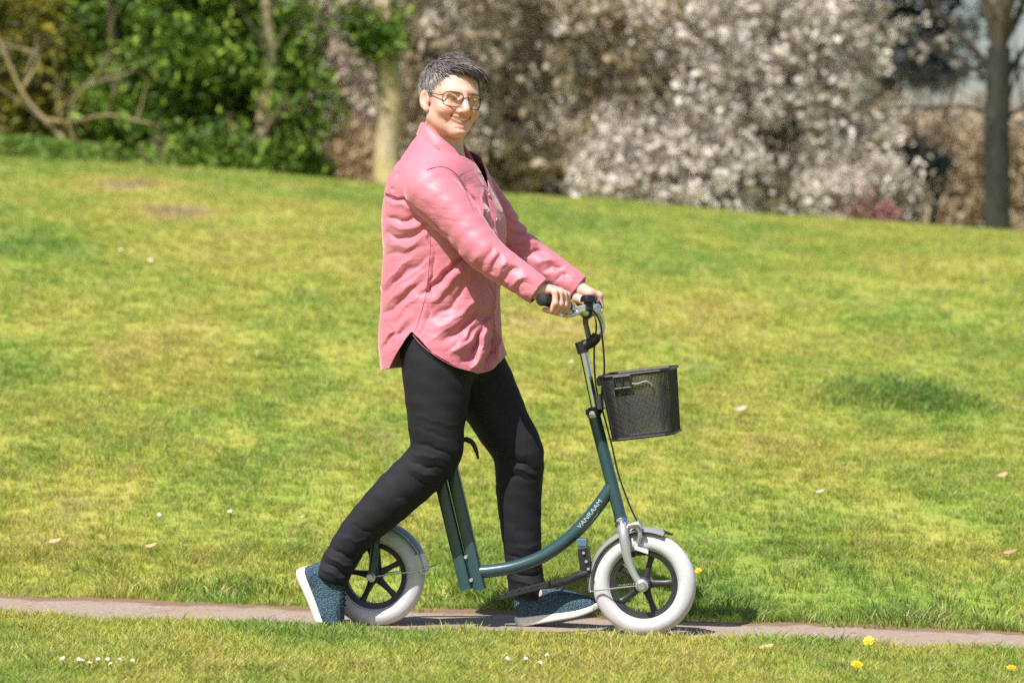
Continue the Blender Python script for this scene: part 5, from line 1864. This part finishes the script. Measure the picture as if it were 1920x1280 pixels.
seam(shirt_outer, [(807, 440), (806, 480), (800, 540), (790, 585), (779, 618)], plain('rose_seam', (.42, .10, .15), .6), blouse, .0012)
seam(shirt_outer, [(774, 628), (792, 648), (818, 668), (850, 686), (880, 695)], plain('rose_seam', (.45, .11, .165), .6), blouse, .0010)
# cuffs as bands round the sleeve ends
for nm, wr, el, rad in (('cuff', WR_R, EL_R, .0405), ('cuff', WR_L, EL_L, .0395)):
    ax = (wr - el) / np.linalg.norm(wr - el)
    MB().lathe(wr, ax, [(rad + .0015, -.046), (rad + .0030, -.044), (rad + .0016, -.004), (rad + .0008, .004), (rad - .003, .005), (rad - .005, -.02), (rad - .003, -.040)], 36, True).build(nm, SATIN, blouse)

# ------------------------------------------------------------------ trousers
DENIM = NT('black_stretch_denim')
_t = DENIM.n('ShaderNodeTexWave'); _t.inputs['Scale'].default_value = 420; DENIM.l(DENIM.obj(), _t.inputs['Vector'])
_c = DENIM.ramp(DENIM.noise(9, 5, DENIM.obj(), .6), [(.3, (.0095, .0092, .0135)), (.7, (.0170, .0165, .0235))])
DENIM = DENIM.bsdf(_c, .75, spec=.3, normal=DENIM.bump(DENIM.math('ADD', _t.outputs['Fac'], DENIM.noise(45, 3, DENIM.obj())), .25, .0016))
PANT_R = [
    (((768, 826), (800, 838), (835, 850), (862, 852)), -.0055, 5), (((766, 842), (800, 856), (850, 868)), .0045, 6), (((768, 858), (800, 874), (840, 882)), -.0060, 5), (((775, 876), (810, 892), (838, 892)), .0040, 6), (((770, 890), (795, 906), (820, 908)), -.0050, 5),
    (((770, 800), (810, 815), (850, 822)), -.0035, 6), (((772, 780), (815, 790), (862, 796)), .0025, 6), (((800, 650), (830, 668), (872, 690)), -.003, 7), (((735, 930), (760, 940), (790, 945)), -.003, 6),
    (((618, 1020), (650, 1040), (690, 1040)), -.0075, 5), (((606, 1036), (640, 1056), (676, 1060)), .0060, 5), (((604, 1052), (636, 1072), (668, 1074)), -.0080, 4.5), (((600, 1066), (630, 1084), (660, 1084)), .0060, 5), (((640, 1000), (670, 1016), (706, 1016)), .0040, 6), (((656, 985), (690, 1000), (715, 1000)), -.004, 6),
]
PANT_L = [
    (((928, 872), (955, 862), (990, 868), (1016, 880)), -.0065, 5), (((930, 890), (960, 876), (1000, 884), (1014, 892)), .0050, 5), (((934, 906), (962, 892), (1000, 900)), -.0055, 5), (((926, 850), (950, 846), (985, 852)), .0035, 6), (((885, 800), (905, 815), (930, 850)), -.004, 6),
    (((946, 1036), (980, 1046), (1014, 1040)), -.0065, 4.5), (((948, 1054), (980, 1060), (1016, 1056)), .0055, 5), (((950, 1070), (985, 1078), (1020, 1070)), -.0075, 4.5), (((952, 1086), (985, 1092), (1024, 1086)), .0060, 5), (((950, 1018), (985, 1026), (1012, 1022)), .0035, 6),
    (((880, 720), (930, 750), (985, 770)), -.0030, 8), (((960, 930), (965, 980), (970, 1030)), .0025, 8),
]
PANT_R = [(p, h, w * .68) for p, h, w in PANT_R]; PANT_L = [(p, h, w * .68) for p, h, w in PANT_L]
def pants_sdf(P):
    P = np.asarray(P, np.float32)
    R = d_chain(P, LEGS_R[0], LEGS_R[1], .006) - folds(P, PANT_R) * .8
    R = R - .0006 * np.sin(P @ np.array([60, 30, 95], np.float32))
    ax = (LEG_R[-1] - LEG_R[-2]) / np.linalg.norm(LEG_R[-1] - LEG_R[-2])
    axh = ax * .80 + np.array([-.1, 0, -.55]); axh /= np.linalg.norm(axh)
    R = smax(R, ((P - S(616, 1086, .105).astype(np.float32)) @ axh.astype(np.float32)), .008)
    L = d_chain(P, LEGS_L[0], LEGS_L[1], .006) - folds(P, PANT_L) * .8
    L = L - .0006 * np.sin(P @ np.array([50, 40, 100], np.float32))
    L = smax(L, (S(988, 1119, -.125)[2] - P[:, 2] - .30 * (P[:, 0] - S(988, 1116, -.125)[0])), .006)
    hipd = d_ell(P, S(836, 640, 0), (.132, .146, .15))
    d = smin(R, L, .016)
    d = smin(d, hipd, .04)
    return smax(d, P[:, 2] - S(0, 560, 0)[2], .01)
PV_, PF_ = nets(pants_sdf, *uniform((-.66, -.28, .03), (.22, .40, 1.02), .0044))
link('trousers', mesh_np('trousers', PV_, PF_), DENIM, person)

# ------------------------------------------------------------------ shoes
KNIT = NT('teal_knit')
_v = KNIT.n('ShaderNodeTexVoronoi'); _v.inputs['Scale'].default_value = 230; KNIT.l(KNIT.obj((1, 1, 1.3)), _v.inputs['Vector'])
_c = KNIT.ramp(_v.outputs['Distance'], [(.10, (.20, .30, .35)), (.34, (.070, .125, .165)), (.62, (.022, .042, .066))])
_c = KNIT.mix(KNIT.ramp(KNIT.noise(14, 3, KNIT.obj()), [(.4, 0), (.7, .5)]), _c, (.035, .085, .13))
KNIT = KNIT.bsdf(_c, .8, spec=.25, normal=KNIT.bump(_v.outputs['Distance'], .6, -.003))
SOLE = plain('white_sole', (.76, .75, .68), .6, var=.06, scale=60, bump=.25)
LACE = plain('navy_lace', (.020, .035, .060), .8, var=.3)

def shoe(heel, toe, upv, L, toe_bend=0.0, bend_at=.66, nm='shoe'):
    """heel, toe: points on the sole's underside; upv: which way the instep points"""
    fx = (toe - heel) / np.linalg.norm(toe - heel)
    sd = np.cross(upv, fx); sd /= np.linalg.norm(sd)
    uz = np.cross(fx, sd); uz = uz if uz @ upv > 0 else -uz
    M = np.stack([fx, sd, uz], 1).astype(np.float32)
    def loc(P):
        q = (P - heel.astype(np.float32)) @ M
        # bend of the toes: unroll the part past the ball
        if toe_bend:
            x0 = L * bend_at
            c, s_ = math.cos(toe_bend), math.sin(toe_bend)
            m = q[:, 0] > x0 + q[:, 2] * math.tan(toe_bend / 2)
            x, z = q[:, 0] - x0, q[:, 2].copy()
            xr, zr = x * c + z * s_, -x * s_ + z * c
            q = q.copy()
            q[:, 0] = np.where(m, x0 + xr, q[:, 0]); q[:, 2] = np.where(m, zr, q[:, 2])
        return q
    xs = np.array([0, .04, .12, .28, .45, .62, .75, .88, .96, 1.0]) * L
    hw = np.array([.018, .029, .034, .033, .036, .044, .045, .039, .028, .012])
    top = np.array([.080, .100, .114, .120, .108, .086, .070, .056, .045, .030])
    def half(x): return np.interp(x, xs, hw)
    def outline(q, g=0.0):
        x = q[:, 0]
        e = np.maximum(np.abs(q[:, 1]) - half(x) - g, np.maximum(-x - g, x - L - g)) 
        return e
    def rock(x): return .010 * np.clip((x / L - .70) / .3, 0, 1) ** 2 + .003 * np.clip((.12 - x / L) / .12, 0, 1) ** 2
    def sole(P):
        q = loc(np.asarray(P, np.float32)); x = q[:, 0]
        h = np.interp(x / L, [0, .3, .6, 1], [.030, .026, .022, .019])
        return smax(outline(q, .003), np.abs(q[:, 2] - rock(x) - h / 2) - h / 2, .006)
    def upper(P):
        q = loc(np.asarray(P, np.float32)); x = q[:, 0]
        t = np.interp(x, xs, top)
        z = q[:, 2] - .018
        k = np.clip(z / np.maximum(t - .018, .004), 0, 1.3)
        w = (half(x) + .001) * np.sqrt(np.clip(1 - (k * .88) ** 2.6, .0004, 1))
        d = smax(np.abs(q[:, 1]) - w, z - (t - .018), .012)
        d = smax(d, np.maximum(-x - .001 + .10 * np.clip(z, 0, .03), x - L + .002), .012)
        d = smax(d, -z - .004, .004)
        # collar opening
        op = d_ell(q, (L * .20, 0, .128), (.048, .026, .026))
        return smax(d * .8, -op, .005)
    root = bpy.data.objects.new(nm, None); COL.objects.link(root); root.parent = person; root.location = Vector(heel) - person.location
    ctr = (heel + toe) / 2 + uz * .04
    lo_, hi_ = ctr - .185, ctr + .185
    v, f = nets(upper, *uniform(lo_, hi_, .0032), pad=.012)
    link('upper', mesh_np('upper', v, f), KNIT, root)
    v, f = nets(sole, *uniform(lo_, hi_, .0032), pad=.012)
    link('sole', mesh_np('sole', v, f), SOLE, root)
    # laces across the instep, bent the same way
    def world(x, y, z):
        if toe_bend and x > L * bend_at:
            c, s_ = math.cos(-toe_bend), math.sin(-toe_bend)
            dx = x - L * bend_at
            x, z = L * bend_at + dx * c + z * s_, -dx * s_ + z * c
        return heel + fx * x + sd * y + uz * z
    for k in range(5):
        x = L * (.40 + .055 * k)
        t = float(np.interp(x, xs, top))
        MB().tube([world(x, y, t + .004 - 9 * y * y) for y in (-.022, -.012, 0, .012, .022)], .0032, 6, 3).build('lace', LACE, root)
    return root
SOCK = plain('dark_sock', (.020, .022, .032), .85, var=.2)
for _a, _b in ((S(988, 1088, -.125), S(1002, 1118, -.125)),):
    MB().tube([_a, _a * .5 + _b * .5, _b], [.047, .049, .040], 16, 3).build('sock', SOCK, person)
# far foot: heel down, toes a little up; near foot: pushing off on bent toes
gl_ = ground_z(*S(985, 1176, -.125)[:2])
hl = S(972, 1174, -.125)
shoe(hl, S(1118, 1148, -.115), UP, .250)
hr0 = S(556, 1070, .105)
ball = S(600, 1166, .105)
fx_ = (ball - hr0); fx_ /= np.linalg.norm(fx_)
ax_ = np.cross(NRM, fx_); ax_ = ax_ if ax_ @ DIR > 0 else -ax_
shoe(hr0, hr0 + fx_ * .245, ax_, .245, toe_bend=math.radians(58), bend_at=.655)
# ------------------------------------------------------------------ small things in the turf
WHITE_P = plain('white_petal', (.82, .81, .78), .6, var=.04)
YEL_P = plain('yellow_petal', (.80, .56, .02), .6, var=.12)
GREEN_S = plain('flower_stem', (.10, .19, .04), .6)
TANLEAF = plain('dry_leaf_tan', (.50, .34, .18), .7, var=.25)
BROWNLEAF = plain('dry_leaf_brown', (.34, .20, .11), .7, var=.25)
PINKLEAF = plain('dry_leaf_pinkish', (.60, .42, .36), .7, var=.2)

def flower(name, label, cat, px, py, kindof, h=.042, size=.011, group=None):
    g = ground_hit(px, py + h * 640)
    p = np.array([g[0], g[1], ground_z(g[0], g[1])])
    root = thing(name, label, cat, p, group)
    top = p + np.array([random.uniform(-.006, .006), random.uniform(-.008, .004), h])
    ax = np.array([random.uniform(-.4, .4), random.uniform(-.8, -.2), 1.0]); ax /= np.linalg.norm(ax)
    u = np.cross(ax, [1, 0, 0]); u /= np.linalg.norm(u); w = np.cross(ax, u)
    MB().tube([p, p * .5 + top * .5 + (.002, 0, 0), top], .0012, 5, 2).build('stem', GREEN_S, root)
    mb = MB()
    rings = ((1, 14, 0.0),) if kindof == 'daisy' else ((1.0, 18, .0), (.78, 14, .003), (.5, 10, .006))
    for rad, n, up in rings:
        for k in range(n):
            a = 2 * math.pi * k / n + rad * 3
            d = u * math.cos(a) + w * math.sin(a); s_ = -u * math.sin(a) + w * math.cos(a)
            L = size * rad * random.uniform(.72, 1.12); wd = L * (.20 if kindof == 'daisy' else .17)
            c = top + ax * (up + random.uniform(-.0012, .0025))
            mb.add([c + d * L * .22 - s_ * wd * .5, c + d * L * .22 + s_ * wd * .5, c + d * L * .8 + s_ * wd + ax * .0018, c + d * L + ax * .001, c + d * L * .8 - s_ * wd + ax * .0018], [(0, 1, 2, 3, 4)])
    mb.build('petals', WHITE_P if kindof == 'daisy' else YEL_P, root, shade=False)
    MB().ball(top + ax * .0012, (size * .32, size * .32, size * .2), (u, w, ax), 8, 5).build('flower_centre', YEL_P, root)
    return root

random.seed(5)
for (x, y) in ((115, 1246), (147, 1249), (152, 1240), (168, 1243), (184, 1238), (202, 1246), (211, 1253), (221, 1239), (246, 1240)):
    flower('daisy', 'small white daisy in the cluster near the lower left corner', 'daisy', x + random.uniform(-3, 3), y + random.uniform(-5, 5), 'daisy', random.uniform(.03, .042), random.uniform(.0055, .0075), 'daisies in the lower left cluster')
for (x, y) in ((953, 1238), (985, 1236), (1024, 1230), (1010, 1244)):
    flower('daisy', 'small white daisy in the front grass below the far shoe', 'daisy', x, y, 'daisy', random.uniform(.028, .04), random.uniform(.0055, .0075), 'daisies below the far shoe')
flower('daisy', 'lone white daisy far up the bank left of the blouse', 'daisy', 228, 454, 'daisy', .05, .018)
flower('daisy', 'pale daisy a little below the lone white one on the bank', 'daisy', 281, 476, 'daisy', .045, .014)
flower('daisy', 'white daisy on the lawn behind the near shoe', 'daisy', 434, 957, 'daisy', .04, .010)
flower('daisy', 'tiny white daisy on the lawn nearest the far left path edge', 'daisy', 300, 962, 'daisy', .035, .008)
flower('dandelion', 'yellow dandelion at the near path edge right of the front wheel', 'dandelion', 1627, 1204, 'dandelion', .05, .017)
flower('dandelion', 'yellow dandelion at the bottom edge below the path', 'dandelion', 1605, 1270, 'dandelion', .042, .017)
flower('dandelion', 'yellow dandelion in the lower right corner', 'dandelion', 1898, 1268, 'dandelion', .045, .016)
flower('dandelion', 'small yellow dandelion peeping out behind the front tyre', 'dandelion', 1310, 1069, 'dandelion', .045, .012)

def leaf(label, px, py, size, mat, turn=0.0, curl=.35, lift=.022):
    g = ground_hit(px, py)
    z = ground_z(g[0], g[1])
    p = np.array([g[0], g[1], z + lift])
    a = math.radians(turn)
    d = np.array([math.cos(a), math.sin(a), .25]); d /= np.linalg.norm(d)
    s_ = np.cross([0, -.5, 1.0], d); s_ /= np.linalg.norm(s_)
    n = np.cross(d, s_); n = n if n[2] > 0 else -n
    V, F = [], []
    m = 8
    for k in range(m + 1):
        u = k / m * 2 - 1
        w = size * .42 * math.sqrt(max(0, 1 - u * u)) * (1 - .25 * u) * (1 + .16 * math.sin(k * 2.4))
        for v in (-1, -.5, 0, .5, 1):
            V.append(p + d * size * u + s_ * w * v + n * (curl * size * (v * v * .5 + .25 * u * u)) )
    for k in range(m):
        for j in range(4):
            F.append((k * 5 + j, (k + 1) * 5 + j, (k + 1) * 5 + j + 1, k * 5 + j + 1))
    o = MB().add(V, F).build('dry_leaf', mat)
    sd = o.modifiers.new('thick', 'SOLIDIFY'); sd.thickness = .0008
    c = Vector(p); o.data.transform(Matrix.Translation(-c)); o.location = c
    tag(o, label, 'leaf')
leaf('pinkish curled dry leaf on the bank right of the basket', 1390, 784, .028, PINKLEAF, 20, .6, .03)
leaf('pale tan dry leaf on the lawn left of the near shoe', 284, 1038, .022, TANLEAF, 10, .5)
leaf('long tan dry leaf on the lawn at the far left', 104, 1027, .024, TANLEAF, 8, .3)
leaf('tan dry leaf in the front grass just under the path', 1438, 1228, .022, TANLEAF, -15)
leaf('brown dry leaf at the near path edge', 1486, 1209, .018, BROWNLEAF, 40, .5)
leaf('small pale leaf on the bank between basket and handlebar', 1070, 690, .020, PINKLEAF, 70, .4)
leaf('curled tan leaf on the lawn at the right edge', 1880, 905, .026, TANLEAF, 30, .5)
leaf('brown curled leaf low on the bank at the right edge', 1896, 1052, .026, BROWNLEAF, -20, .5)
leaf('faded leaf on the bank above the near shoe', 566, 984, .016, TANLEAF, 60, .4)
leaf('pale leaf on the bank right of the green tuft', 1538, 935, .016, PINKLEAF, 10, .4)
